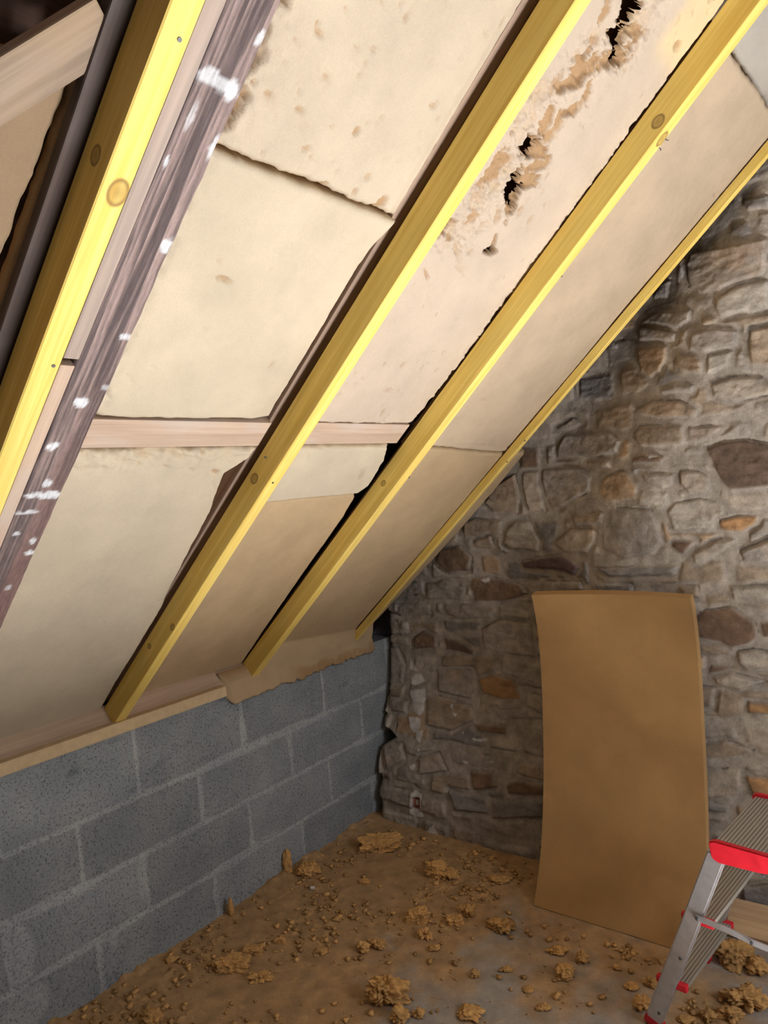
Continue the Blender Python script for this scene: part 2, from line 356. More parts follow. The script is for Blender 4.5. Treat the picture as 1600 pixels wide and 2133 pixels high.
def link(name, me, mat=None, parent=None):
    if mat: me.materials.append(mat)
    o = bpy.data.objects.new(name, me); COL.objects.link(o)
    if parent: o.parent = parent
    return o
def tag(o, label=None, cat=None, group=None, kind=None):
    if label: o['label'] = label
    if cat: o['category'] = cat
    if group: o['group'] = group
    if kind: o['kind'] = kind
    return o
def empty(name, loc=(0, 0, 0), m=None):
    o = bpy.data.objects.new(name, None); COL.objects.link(o)
    o.empty_display_size = 0.05
    if m is not None: o.matrix_world = m
    else: o.location = loc
    return o

def mesh_np(name, V, F, C=None, smooth=True):
    """V (n,3), F (m,4) quads"""
    me = bpy.data.meshes.new(name)
    V = np.asarray(V, np.float32).reshape(-1, 3); F = np.asarray(F, np.int32)
    k = F.shape[1]
    me.vertices.add(len(V)); me.vertices.foreach_set('co', V.ravel())
    me.loops.add(F.size); me.loops.foreach_set('vertex_index', F.ravel())
    me.polygons.add(len(F))
    me.polygons.foreach_set('loop_start', np.arange(0, F.size, k, dtype=np.int32))
    me.polygons.foreach_set('loop_total', np.full(len(F), k, np.int32))
    me.polygons.foreach_set('use_smooth', np.full(len(F), smooth, bool))
    me.update(calc_edges=True)
    if C is not None:
        at = me.attributes.new('tint', 'FLOAT_COLOR', 'POINT')
        Cc = np.ones((len(V), 4), np.float32); Cc[:, :3] = np.asarray(C, np.float32).reshape(-1, 3)
        at.data.foreach_set('color', Cc.ravel())
    me.validate()
    return me
def grid_faces(nu, nv, keep=None, flip=False):
    i, j = np.meshgrid(np.arange(nu - 1), np.arange(nv - 1), indexing='ij')
    a = i * nv + j
    q = np.stack([a, a + nv, a + nv + 1, a + 1], -1)
    if flip: q = q[..., ::-1]
    q = q.reshape(-1, 4)
    if keep is not None: q = q[keep.reshape(-1)]
    return q

def box(name, a, b, mat, parent=None, bevel=0.0, seg=2, m=None):
    """axis-aligned box a..b in the frame m, bevelled; returned object keeps frame m"""
    a = Vector(a); b = Vector(b)
    c = (a + b) / 2; h = (b - a) / 2
    import bmesh
    bm = bmesh.new()
    bmesh.ops.create_cube(bm, size=2)
    for v in bm.verts: v.co = Vector((v.co.x * h.x, v.co.y * h.y, v.co.z * h.z)) + c
    if bevel > 0: bmesh.ops.bevel(bm, geom=bm.edges[:], offset=bevel, segments=seg, affect='EDGES', profile=0.6)
    me = bpy.data.meshes.new(name); bm.to_mesh(me); bm.free()
    o = link(name, me, mat, parent)
    if m is not None: o.matrix_local = m
    return o

# ------------------------------------------------------------------ materials
def newmat(name, rough=0.9):
    m = bpy.data.materials.new(name); m.use_nodes = True
    nt = m.node_tree; b = nt.nodes['Principled BSDF']
    b.inputs['Roughness'].default_value = rough
    return m, nt, b
def N(nt, t, **kw):
    n = nt.nodes.new(t)
    for k, v in kw.items(): setattr(n, k, v)
    return n
def ramp(nt, src, stops):
    r = N(nt, 'ShaderNodeValToRGB')
    e = r.color_ramp.elements
    e[0].position = stops[0][0]; e[0].color = (*stops[0][1], 1)
    e[1].position = stops[-1][0]; e[1].color = (*stops[-1][1], 1)
    for p, c in stops[1:-1]:
        x = e.new(p); x.color = (*c, 1)
    nt.links.new(src, r.inputs[0])
    return r.outputs[0]
def noise(nt, vec, scale, detail=4, rough=0.55, dist=0):
    n = N(nt, 'ShaderNodeTexNoise')
    n.inputs['Scale'].default_value = scale; n.inputs['Detail'].default_value = detail
    n.inputs['Roughness'].default_value = rough; n.inputs['Distortion'].default_value = dist
    if vec is not None: nt.links.new(vec, n.inputs['Vector'])
    return n.outputs[0]
def mixc(nt, a, b, fac, mode='MIX'):
    n = N(nt, 'ShaderNodeMix', data_type='RGBA', blend_type=mode)
    for sock, v in ((n.inputs[6], a), (n.inputs[7], b), (n.inputs[0], fac)):
        if isinstance(v, (int, float)): sock.default_value = v
        elif isinstance(v, tuple): sock.default_value = (*v, 1)
        else: nt.links.new(v, sock)
    return n.outputs[2]
def bump(nt, b, h, strength, dist):
    n = N(nt, 'ShaderNodeBump')
    n.inputs['Strength'].default_value = strength; n.inputs['Distance'].default_value = dist
    nt.links.new(h, n.inputs['Height']); nt.links.new(n.outputs[0], b.inputs['Normal'])
def coord(nt, scale=(1, 1, 1)):
    t = N(nt, 'ShaderNodeTexCoord'); m = N(nt, 'ShaderNodeMapping')
    m.inputs['Scale'].default_value = scale
    nt.links.new(t.outputs['Object'], m.inputs['Vector'])
    return m.outputs[0]
def math_(nt, op, a, b=0.0, clamp=False):
    n = N(nt, 'ShaderNodeMath', operation=op, use_clamp=clamp)
    for s, v in ((n.inputs[0], a), (n.inputs[1], b)):
        if isinstance(v, (int, float)): s.default_value = v
        else: nt.links.new(v, s)
    return n.outputs[0]

def tinted(name, sc1, sc2, lo, hi, bstr, bdist, rough=0.92, bscale=None, aniso=(1, 1, 1)):
    """material whose base colour is the mesh's own tint, mottled by noise"""
    m, nt, b = newmat(name, rough)
    at = N(nt, 'ShaderNodeAttribute', attribute_name='tint')
    v = coord(nt, aniso)
    n1 = noise(nt, v, sc1, 5, 0.6); n2 = noise(nt, v, sc2, 3, 0.6)
    k = ramp(nt, n1, [(0.3, (lo, lo, lo)), (0.7, (hi, hi, hi))])
    k2 = ramp(nt, n2, [(0.3, (lo * .5 + .5,) * 3), (0.7, (hi * .5 + .5,) * 3)])
    c = mixc(nt, at.outputs['Color'], k, 1.0, 'MULTIPLY')
    c = mixc(nt, c, k2, 1.0, 'MULTIPLY')
    nt.links.new(c, b.inputs['Base Color'])
    bump(nt, b, noise(nt, v, bscale or sc2, 6, 0.65), bstr, bdist)
    return m
M_FIBRE = tinted('wood_fibre', 6, 260, 0.90, 1.08, 0.5, 0.003, 0.95, 330)
M_STONE = tinted('rubble_stone', 22, 160, 0.72, 1.25, 0.6, 0.004, 0.92, 120)
M_FLOORM = tinted('dusty_floor', 14, 190, 0.78, 1.18, 0.6, 0.004, 0.95, 160)
M_FLUFF = tinted('torn_fibre', 60, 300, 0.75, 1.2, 0.9, 0.004, 0.97, 260)

def block_material():
    m, nt, b = newmat('concrete_block', 0.95)
    at = N(nt, 'ShaderNodeAttribute', attribute_name='tint')
    v = coord(nt)
    k = ramp(nt, noise(nt, v, 5, 5, 0.6), [(0.3, (0.80, 0.82, 0.86)), (0.7, (1.16, 1.14, 1.1))])
    c = mixc(nt, at.outputs['Color'], k, 1.0, 'MULTIPLY')
    k = ramp(nt, noise(nt, v, 130, 3, 0.7), [(0.36, (0.45,) * 3), (0.46, (1.0,) * 3), (0.72, (1.15,) * 3)])
    c = mixc(nt, c, k, 1.0, 'MULTIPLY')
    nt.links.new(c, b.inputs['Base Color'])
    bump(nt, b, noise(nt, v, 110, 6, 0.7), 0.7, 0.005)
    return m
M_BLOCK = block_material()

def wood(name, light, dark, grain=(1.2, 45, 45), rough=0.75, knots=(), knotcol=(0.16, 0.08, 0.02), blotch=None, bstr=0.15, mottled=0.0):
    """sawn wood, grain along local X; knots = [(x,y,z,r)] in local metres"""
    m, nt, b = newmat(name, rough)
    v = coord(nt, grain)
    g = noise(nt, v, 1.6, 5, 0.6, 0.6)
    c = ramp(nt, g, [(0.32, dark), (0.62, light)])
    v2 = coord(nt, (1, 6, 6))
    k = ramp(nt, noise(nt, v2, 2.2, 3), [(0.3, (0.86,) * 3), (0.7, (1.08,) * 3)])
    c = mixc(nt, c, k, 1.0, 'MULTIPLY')
    if blotch:
        bn = ramp(nt, noise(nt, coord(nt, (1, 2, 2)), 3.0, 3), [(0.52, (0, 0, 0)), (0.66, (1, 1, 1))])
        c = mixc(nt, c, blotch, math_(nt, 'MULTIPLY', bn, 0.6))
    tc = N(nt, 'ShaderNodeTexCoord')
    for (x, y, z, r) in knots:
        d = N(nt, 'ShaderNodeVectorMath', operation='SUBTRACT'); d.inputs[1].default_value = (x, y, z)
        nt.links.new(tc.outputs['Object'], d.inputs[0])
        sc = N(nt, 'ShaderNodeVectorMath', operation='MULTIPLY'); sc.inputs[1].default_value = (0.75, 1, 1)
        nt.links.new(d.outputs[0], sc.inputs[0])
        ln = N(nt, 'ShaderNodeVectorMath', operation='LENGTH'); nt.links.new(sc.outputs[0], ln.inputs[0])
        q = math_(nt, 'DIVIDE', ln.outputs['Value'], r)
        f = ramp(nt, q, [(0.0, (0.75,) * 3), (0.55, (0.55,) * 3), (0.8, (1, 1, 1)), (1.0, (0, 0, 0))])
        c = mixc(nt, c, knotcol, math_(nt, 'MULTIPLY', f, 0.85))
    nt.links.new(c, b.inputs['Base Color'])
    bump(nt, b, g, bstr, 0.002)
    return m
Y_L, Y_D = (0.83, 0.62, 0.17), (0.71, 0.46, 0.085)
M_PLATE = wood('old_planed_wood', (0.52, 0.38, 0.27), (0.42, 0.29, 0.20))
M_LATH = wood('pinkish_lath_wood', (0.50, 0.37, 0.28), (0.40, 0.28, 0.20), blotch=(0.46, 0.41, 0.37))
M_DARKW = wood('dark_aged_wood', (0.085, 0.055, 0.045), (0.04, 0.027, 0.023), bstr=0.5, blotch=(0.12, 0.095, 0.09))
M_MIDW = wood('brown_timber', (.38, .27, .20), (.26, .18, .14))
M_SARK = wood('roof_lining_wood', (0.20, 0.11, 0.08), (0.10, 0.06, 0.045), grain=(30, 2, 30))
M_PLANK = wood('pale_plank', (0.55, 0.38, 0.22), (0.45, 0.29, 0.16))
M_OLD = tinted('weathered_rafter_wood', 30, 200, 0.75, 1.25, 0.6, 0.003, 0.85, 120, (1, 6, 6))

def plain(name, col, rough=0.5, metal=0.0):
    m, nt, b = newmat(name, rough)
    b.inputs['Metallic'].default_value = metal
    k = ramp(nt, noise(nt, coord(nt), 40, 4), [(0.3, tuple(c * 0.9 for c in col)), (0.7, tuple(min(1, c * 1.08) for c in col))])
    nt.links.new(k, b.inputs['Base Color'])
    return m
M_ALU = plain('brushed_aluminium', (0.60, 0.60, 0.63), 0.32, 0.7)
def ribbed():
    m, nt, b = newmat('ribbed_aluminium', 0.45)
    b.inputs['Metallic'].default_value = 0.6
    w = N(nt, 'ShaderNodeTexWave', wave_type='BANDS', bands_direction='X')
    w.inputs['Scale'].default_value = 32
    nt.links.new(coord(nt), w.inputs['Vector'])
    nt.links.new(ramp(nt, w.outputs[1], [(0.2, (0.30, 0.28, 0.24)), (0.7, (0.50, 0.48, 0.43))]), b.inputs['Base Color'])
    bump(nt, b, w.outputs[1], 0.6, 0.002)
    return m
M_RIB = ribbed()
M_RED = plain('red_plastic', (0.62, 0.015, 0.03), 0.35)
M_STEEL = plain('dull_steel', (0.12, 0.12, 0.13), 0.5, 0.6)
M_PLAST = plain('white_plaster', (0.72, 0.70, 0.68), 0.9)
M_SHELL = plain("limewashed_wall", (.20, .185, .165), 0.95)
M_GOLDSTRIP = plain('golden_fibre', (.60, .44, .26), 0.95)
M_LINER = plain('roof_membrane', (0.20, 0.16, 0.12), 0.95)
M_ADDED_SHAFT = plain('added_shaft_pale', (0.7, 0.68, 0.64), 0.95)  # kept pale so the added shaft bounces light

# ------------------------------------------------------------------ stone gable wall
def ywall(x, z):
    return .03 + .24 * ss(z, 0, .9) * (1 - .66 * ss(x - .5 * np.maximum(z - 1.1, 0), .7, 1.3))
CODES = dict(g=(.33, .285, .245), d=(.22, .20, .19), b=(.40, .335, .27), o=(.40, .28, .18), O=(.38, .215, .10), n=(.20, .125, .08),
             N=(.13, .085, .06), p=(.13, .08, .085), l=(.43, .38, .32), w=(.33, .255, .185))
MORTAR = np.array((.37, .32, .27))

def poly_sd(px, pz, poly):
    P = np.array(poly); Q = np.roll(P, -1, 0)
    d2 = np.full(px.shape, 1e9); inside = np.zeros(px.shape, bool)
    for (ax, az), (bx, bz) in zip(P, Q):
        ex, ez = bx - ax, bz - az
        t = np.clip(((px - ax) * ex + (pz - az) * ez) / (ex * ex + ez * ez + 1e-12), 0, 1)
        d2 = np.minimum(d2, (px - ax - t * ex) ** 2 + (pz - az - t * ez) ** 2)
        c = ((az > pz) != (bz > pz)) & (px < (bx - ax) * (pz - az) / (bz - az + 1e-12) + ax)
        inside ^= c
    d = np.sqrt(d2)
    return np.where(inside, -d, d)

def build_stone_wall():
    xs = np.concatenate([np.arange(0.0, 2.35, 0.005), np.arange(2.35, 5.6, 0.03)])
    zs = np.concatenate([np.arange(-0.02, 2.72, 0.005), np.arange(2.72, 3.5, 0.03)])
    X, Z = np.meshgrid(xs, zs, indexing='ij')
    wx = X + .012 * fbm(X * 9, Z * 9, 3) + .004 * fbm(X * 40, Z * 40, 4)
    wz = Z + .010 * fbm(X * 9, Z * 9, 5) + .004 * fbm(X * 40, Z * 40, 6)
    # filler masonry: irregular courses
    rng = random.Random(11)
    pts = []
    z = -0.05
    while z < 3.4:
        h = rng.uniform(.08, .16)
        x = -0.1 + rng.uniform(0, .1)
        while x < 5.7:
            w = rng.uniform(.13, .36) if x < 2.6 else rng.uniform(.3, .5)
            pts.append((x + w / 2, z + h / 2 + rng.uniform(-.02, .02), w, h, rng.random(), rng.random()))
            x += w
        z += h
    best = np.full(X.shape, 1e9, np.float32); second = best.copy()
    idx = np.zeros(X.shape, np.int32)
    wxf = wx.astype(np.float32); wzf = wz.astype(np.float32)
    for k, (cx, cz, w, h, r1, r2) in enumerate(pts):
        i0, i1 = np.searchsorted(xs, [cx - w * 1.3 - .12, cx + w * 1.3 + .12])
        j0, j1 = np.searchsorted(zs, [cz - h * 1.3 - .1, cz + h * 1.3 + .1])
        if i1 <= i0 or j1 <= j0: continue
        sl = (slice(i0, i1), slice(j0, j1))
        a = np.abs(wxf[sl] - cx) - w / 2; b = np.abs(wzf[sl] - cz) - h / 2
        rr = .03
        d = np.hypot(np.maximum(a + rr, 0), np.maximum(b + rr, 0)) + np.minimum(np.maximum(a + rr, b + rr), 0) - rr
        bb = best[sl]; sc = second[sl]; ii = idx[sl]
        m = d < bb
        second[sl] = np.where(m, bb, np.minimum(sc, d))
        best[sl] = np.where(m, d, bb)
        idx[sl] = np.where(m, k, ii)
    gap = .5 * (second - best)                      # 0 at a joint, grows inward
    col_r = np.array([p[4] for p in pts])[idx]; hgt_r = np.array([p[5] for p in pts])[idx]
    keys = ['g', 'w', 'b', 'g', 'd', 'n', 'l', 'g', 'w', 'o', 'b', 'g']
    pal = np.array([CODES[k] for k in keys])
    fill = pal[(col_r * len(keys)).astype(int) % len(keys)]
    mw = .010 + .008 * vn(X * 7, Z * 7, 21)
    inner = ss(gap, mw, mw + .018)
    H = inner * (.003 + .010 * hgt_r)
    Cc = mix(MORTAR, fill, inner[..., None])
    crackn = ss(fbm(X * 6, Z * 7, 81, 3), .0, .25)
    H = H - .010 * crackn * (1 - ss(np.abs(gap - mw - .004), .001, .005))
    # traced stones
    for k, (code, poly) in enumerate(STONES):
        P = np.array(poly)
        x0, z0 = P.min(0) - .06; x1, z1 = P.max(0) + .06
        i0, i1 = np.searchsorted(xs, [x0, x1]); j0, j1 = np.searchsorted(zs, [z0, z1])
        if i1 <= i0 or j1 <= j0: continue
        sl = (slice(i0, i1), slice(j0, j1))
        sd = poly_sd(X[sl] + (wx[sl] - X[sl]) * .5, Z[sl] + (wz[sl] - Z[sl]) * .5, poly)
        near = 1 - ss(sd, .012, .026)                # ring of mortar round it
        H[sl] *= (1 - near); Cc[sl] = mix(Cc[sl], MORTAR, near[..., None])
        st = 1 - ss(sd, -.010, .003)
        r = random.Random(k * 7 + 5)
        hh = r.uniform(.007, .018)
        tilt = (X[sl] - P[:, 0].mean()) * r.uniform(-.05, .05) + (Z[sl] - P[:, 1].mean()) * r.uniform(-.08, .08)
        H[sl] = np.maximum(H[sl], 0) * (1 - st) + st * (hh + tilt)
        up = ss((Z[sl] - P[:, 1].mean()) - .5 * (X[sl] - P[:, 0].mean()) * r.choice((-1, 1)), -.01, .04)
        H[sl] -= .008 * (1 - ss(np.abs(sd), .001, .0045)) * np.maximum(up * .9, ss(fbm(X[sl] * 7, Z[sl] * 7, 90 + k, 2), .15, .4))
        base = np.array(CODES[code]) * r.uniform(.88, 1.12)
        rust = ss(fbm(X[sl] * 9 + k, Z[sl] * 12, 60 + k), .1, .6) * (.25 if code in 'gwbO' else .12)
        base = mix(base, np.array((.40, .22, .10)), rust[..., None])
        Cc[sl] = mix(Cc[sl], base, st[..., None])
    rel = ss(H, .002, .008)
    facet = np.abs(fbm(X * 12, Z * 20, 31, 5, .6)) * .011 + np.abs(fbm(X * 5, Z * 22, 33, 4, .6)) * .008
    H = H + rel * (fbm(X * 60, Z * 60, 8, 3) * .0025 - facet * .8 + .004) + (1 - rel) * (fbm(X * 25, Z * 25, 9, 4) * .005)
    Cc = Cc * (1 + .22 * fbm(X * 18, Z * 26, 14, 4))[..., None]
    # white plaster drips and the old fixing hole
    for poly in PLASTER:
        P = np.array(poly)
        i0, i1 = np.searchsorted(xs, [P[:, 0].min() - .03, P[:, 0].max() + .03]); j0, j1 = np.searchsorted(zs, [P[:, 1].min() - .03, P[:, 1].max() + .03])
        if i1 <= i0 or j1 <= j0: continue
        sl = (slice(i0, i1), slice(j0, j1))
        sd = poly_sd(X[sl] + (wx[sl] - X[sl]) * .6, Z[sl] + (wz[sl] - Z[sl]) * .6, poly) + .004 * fbm(X[sl] * 70, Z[sl] * 70, 77, 2)
        t = 1 - ss(sd, -.003, .002)
        Cc[sl] = mix(Cc[sl], np.array((.66, .63, .60)), t[..., None]); H[sl] += t * .003
    P = np.array(BRICK_SPOT); c0 = P.mean(0)
    for rx, rz, colr, dep in ((.020, .028, (.26, .09, .05), .012), (.009, .012, (.62, .60, .57), -.004)):
        t = 1 - ss(np.maximum(np.abs(X - c0[0]) / rx, np.abs(Z - c0[1]) / rz), .85, 1.1)
        Cc = mix(Cc, np.array(colr), t[..., None]); H = H - t * dep
    H = H + .014 * fbm(X * 2.2, Z * 2.2, 40, 2)
    # ragged left end that turns back into the pocket
    edge = np.maximum(interp(STONE_EDGE, Z), .012) + .006 * fbm(Z * 30, 0 * Z, 50)
    edge = np.where(Z > .845, .012, edge)
    t = X - edge
    back = np.where(t < .035, (1 - np.sqrt(np.clip(1 - (1 - np.clip(t, 0, .035) / .035) ** 2, 0, 1))) * .06, 0)
    back = np.where(t < 0, .06 + np.minimum(-t * 40, .22), back)
    Xp = np.where(t < 0, edge + .003, X)
    Y = ywall(X, Z) - H + back
    slope_top = EAVE + (X * ST_) / CT + .30
    ridge = np.minimum(slope_top, EAVE + ((5.54 - X) * ST_) / CT + .30)
    keep = (Z[:-1, :-1] < ridge[:-1, :-1])
    me = mesh_np('stone_wall', np.stack([Xp, Y, Z], -1), grid_faces(len(xs), len(zs), keep), np.clip(Cc * .95, .015, .8))
    o = link('wall_back', me, M_STONE); tag(o, kind='structure')
build_stone_wall()

# ------------------------------------------------------------------ block knee wall
def build_block_wall():
    ys = np.concatenate([np.arange(-5.0, -2.1, .05), np.arange(-2.1, .34, .005)])
    zs = np.arange(-0.01, .866, .005)
    Y, Z = np.meshgrid(ys, zs, indexing='ij')
    rows = [(-.02, .187, -1.470), (.187, .400, -1.262), (.400, .612, -1.500), (.612, .95, -1.257)]
    wy = Y + .004 * fbm(Y * 12, Z * 12, 2); wz = Z + .004 * fbm(Y * 12, Z * 12, 3)
    dj = np.full(Y.shape, 9.); ids = np.zeros(Y.shape)
    for k, (z0, z1, off) in enumerate(rows):
        m = (Z >= z0) & (Z < z1)
        u = (wy - off) / .503
        dv = np.abs(u - np.round(u)) * .503
        d = np.minimum(dv * 1.1, np.minimum(np.abs(wz - z0), np.abs(wz - z1)))
        dj = np.where(m, d, dj); ids = np.where(m, np.floor(u) * 7 + k * 31, ids)
    wj = .007 + .011 * ss(fbm(Y * 3.5, Z * 5, 12, 3), -.1, .6)
    # smeared mortar below joints
    joint = 1 - ss(dj, wj * .7, wj * 1.3 + .002)
    vis = ss(fbm(Y * 2.1, Z * 6, 19, 2), -.75, -.1)
    smear = 0 * Y
    for (cy, cz, ry, rz, a) in ((-1.50, .385, .12, .020, .8), (-1.73, .27, .045, .11, 1), (-1.74, .10, .08, .09, .8), (-1.02, .185, .22, .014, .6), (-.72, .195, .12, .016, .7), (-1.42, .16, .02, .05, .7), (-.95, .60, .12, .010, .6), (-1.25, .62, .06, .012, .7), (-1.28, .30, .02, .09, .6)):
        r = np.hypot((Y - cy) / ry, (Z - cz) / rz) + .35 * fbm(Y * 22, Z * 22, 23)
        smear = np.maximum(smear, (1 - ss(r, .7, 1.1)) * a)
    jj = np.maximum(joint * (.25 + .7 * vis), smear)
    rnd = hsh(ids, ids * 0, 5)
    base = np.array((.285, .305, .315)) * (0.9 + .2 * rnd)[..., None] * (1 + .12 * fbm(Y * 4, Z * 7, 15, 4))[..., None]
    C = mix(base, np.array((.44, .45, .455)), (jj * .75)[..., None])
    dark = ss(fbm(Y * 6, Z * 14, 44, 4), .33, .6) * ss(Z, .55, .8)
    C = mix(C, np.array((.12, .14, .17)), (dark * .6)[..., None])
    Xo = -joint * .003 + smear * .003 + .0012 * fbm(Y * 60, Z * 60, 9, 3) - .004 * ss(fbm(Y * 45, Z * 45, 91, 2), .55, .8) + .004 * fbm(Y * 2, Z * 3, 7, 2)
    me = mesh_np('block_wall', np.stack([Xo, Y, Z], -1), grid_faces(len(ys), len(zs), flip=True), np.clip(C, .02, .8))
    o = link('wall_left', me, M_BLOCK); tag(o, kind='structure')
    V = np.array([(0, -5, .864), (0, .34, .864), (-.2, .34, .864), (-.2, -5, .864), (-.2, -5, 1.3), (-.2, .5, 1.3), (-.2, .5, .864), (-.2, -5, .864),
                  (-.2, .34, -.01), (.0, .34, -.01), (.0, .34, .864), (-.2, .34, .864)])
    o = link('wall_left', mesh_np('block_wall_top', V, [(0, 1, 2, 3), (4, 5, 6, 7), (8, 9, 10, 11)], np.tile((.25, .26, .27), (12, 1)), False), M_BLOCK); tag(o, kind='structure')
build_block_wall()

# ------------------------------------------------------------------ floor with fibre dust, assumed stairwell opening, rest of the shell
HX0, HX1, HY0, HY1 = 2.20, 4.1, -2.15, -.86       # assumed stairwell opening, added so the uplight can pass
def build_floor():
    xs = np.arange(-.02, 2.4, .006); ys = np.arange(-2.006, .32, .006)
    X, Y = np.meshgrid(xs, ys, indexing='ij')
    keepf = ~((X > HX0) & (Y < HY1))[:-1, :-1]
    d = fbm(X * 2.6, Y * 2.6, 71, 5, .6)
    dist_block = X
    bias = .55 * (1 - ss(dist_block, .1, 1.3)) + .18
    dust = ss(d + bias, -.12, .35)
    fl = ss(fbm(X * 26, Y * 26, 73, 5, .65) + d * .5 + bias * .3, .35, .95)
    H = dust * (.001 + .001 * vn(X * 80, Y * 80, 3)) + fl * .0055 * (0.4 + vn(X * 120, Y * 120, 8))
    heap = np.exp(-(X / .06) ** 2) * .02 * ss(fbm(Y * 6, X * 0, 75), -.2, .5) * (.5 + vn(X * 50, Y * 50, 4))
    H = H + heap
    conc = np.array((.36, .32, .275)) * (1 + .15 * fbm(X * 5, Y * 5, 76, 4))[..., None]
    gold = np.array((.43, .255, .105)) * (1 + .25 * fbm(X * 30, Y * 30, 78, 3))[..., None]
    C = mix(conc, gold, (dust * .88)[..., None])
    C = mix(C, np.array((.62, .38, .15)), (fl * .7)[..., None])
    me = mesh_np('dusty_floor', np.stack([X, Y, H], -1), grid_faces(len(xs), len(ys), keepf), np.clip(C, .02, .8))
    o = link('floor', me, M_FLOORM); tag(o, kind='structure')
    # remaining slab around the assumed stairwell
    V = []; F = []
    def q(x0, y0, x1, y1):
        k = len(V); V.extend([(x0, y0, 0), (x1, y0, 0), (x1, y1, 0), (x0, y1, 0)]); F.append((k, k + 1, k + 2, k + 3))
    q(-.02, -5, HX0, -2.0); q(HX0, -5, HX1, HY0); q(2.39, HY1, HX1, .3); q(HX1, -5, 5.6, .3)
    me = mesh_np('floor_slab', np.array(V), F, np.tile((.30, .27, .235), (len(V), 1)), False)
    o2 = link('floor', me, M_FLOORM); tag(o2, kind='structure')
    V = []; F = []
    zb = -1.0
    def w(a, b):
        k = len(V); V.extend([(*a, 0), (*b, 0), (*b, zb), (*a, zb)]); F.append((k, k + 1, k + 2, k + 3))
    w((HX0, HY0), (HX1, HY0)); w((HX1, HY0), (HX1, HY1)); w((HX1, HY1), (HX0, HY1)); w((HX0, HY1), (HX0, HY0))
    o3 = link('added_shaft_trim_1', mesh_np('added_shaft_lining', np.array(V), F, None, False), M_ADDED_SHAFT); tag(o3, kind='structure')  # unseen shaft sides, added round the assumed stairwell to bounce its light
build_floor()

def quads(name, Q, mat):
    V = []; F = []
    for q in Q:
        k = len(V); V.extend(q); F.append((k, k + 1, k + 2, k + 3))
    o = link(name, mesh_np(name, np.array(V), F, None, False), mat); tag(o, kind='structure'); return o
quads('wall_back', [[(-.3, .40, 0), (.6, .40, 0), (.6, .40, 1.7), (-.3, .40, 1.7)]], M_SARK)  # added dark sheet closing the corner pocket, keeps it dark against the sky
RX, RZ = 2.77, EAVE + 2.77 * ST_ / CT
quads('wall_right', [[(5.54, -5, 0), (5.54, .35, 0), (5.54, .35, EAVE), (5.54, -5, EAVE)]], M_SHELL)
quads('wall_front', [[(0, -5, 0), (5.54, -5, 0), (5.54, -5, EAVE), (0, -5, EAVE)], [(0, -5, EAVE), (5.54, -5, EAVE), (RX + .01, -5, RZ), (RX - .01, -5, RZ)]], M_SHELL)
def opp(x, y):
    return (x, y, RZ - (x - RX) * ST_ / CT)
quads('ceiling', [[opp(RX, -5), opp(5.54, -5), opp(5.54, -1.7), opp(RX, -1.7)], [opp(RX, -.5), opp(5.54, -.5), opp(5.54, .35), opp(RX, .35)],
                  [opp(RX, -1.7), opp(3.9, -1.7), opp(3.9, -.5), opp(RX, -.5)], [opp(4.8, -1.7), opp(5.54, -1.7), opp(5.54, -.5), opp(4.8, -.5)]], M_LINER)  # gap left for the assumed roof window
def outer(n, s0, s1, y0, y1):
    return [tuple(SL(np.array(a), np.array(b), n)) for a, b in ((s0, y0), (s1, y0), (s1, y1), (s0, y1))]
o = link('ceiling', mesh_np('roof_lining', np.array(outer(.22, -.10, RX / CT + .2, -5, .4)), [(0, 1, 2, 3)], None, False), M_SARK)
tag(o, kind='structure')

# ------------------------------------------------------------------ insulation boards under the slope
PALE = np.array((.50, .42, .31)); PINK = np.array((.49, .395, .305)); GOLD = np.array((.46, .33, .19)); BROWN = np.array((.33, .19, .08))
def crater_field(S, Y, L, seed, grow=.74):
    D = np.zeros(S.shape)
    nz = fbm(S * 45, Y * 45, seed, 4, .6); nz2 = fbm(S * 130, Y * 130, seed + 5, 2)
    for (cs, cy, as_, ay, bs, by, dep) in L:
        det = as_ * by - ay * bs
        if abs(det) < 1e-9: continue
        ds, dy = S - cs, Y - cy
        m = (np.abs(ds) < 2.2 * (abs(as_) + abs(bs)) + .01) & (np.abs(dy) < 2.2 * (abs(ay) + abs(by)) + .01)
        if not m.any(): continue
        u = (ds * by - dy * bs) / det; v = (as_ * dy - ay * ds) / det
        r = np.hypot(u, v) * grow + .75 * nz + .25 * nz2
        D = np.where(m, np.maximum(D, dep * (.6 * ss(1 - r, -.08, .24) + .4 * ss(1 - r, .1, .9))), D)
    return D
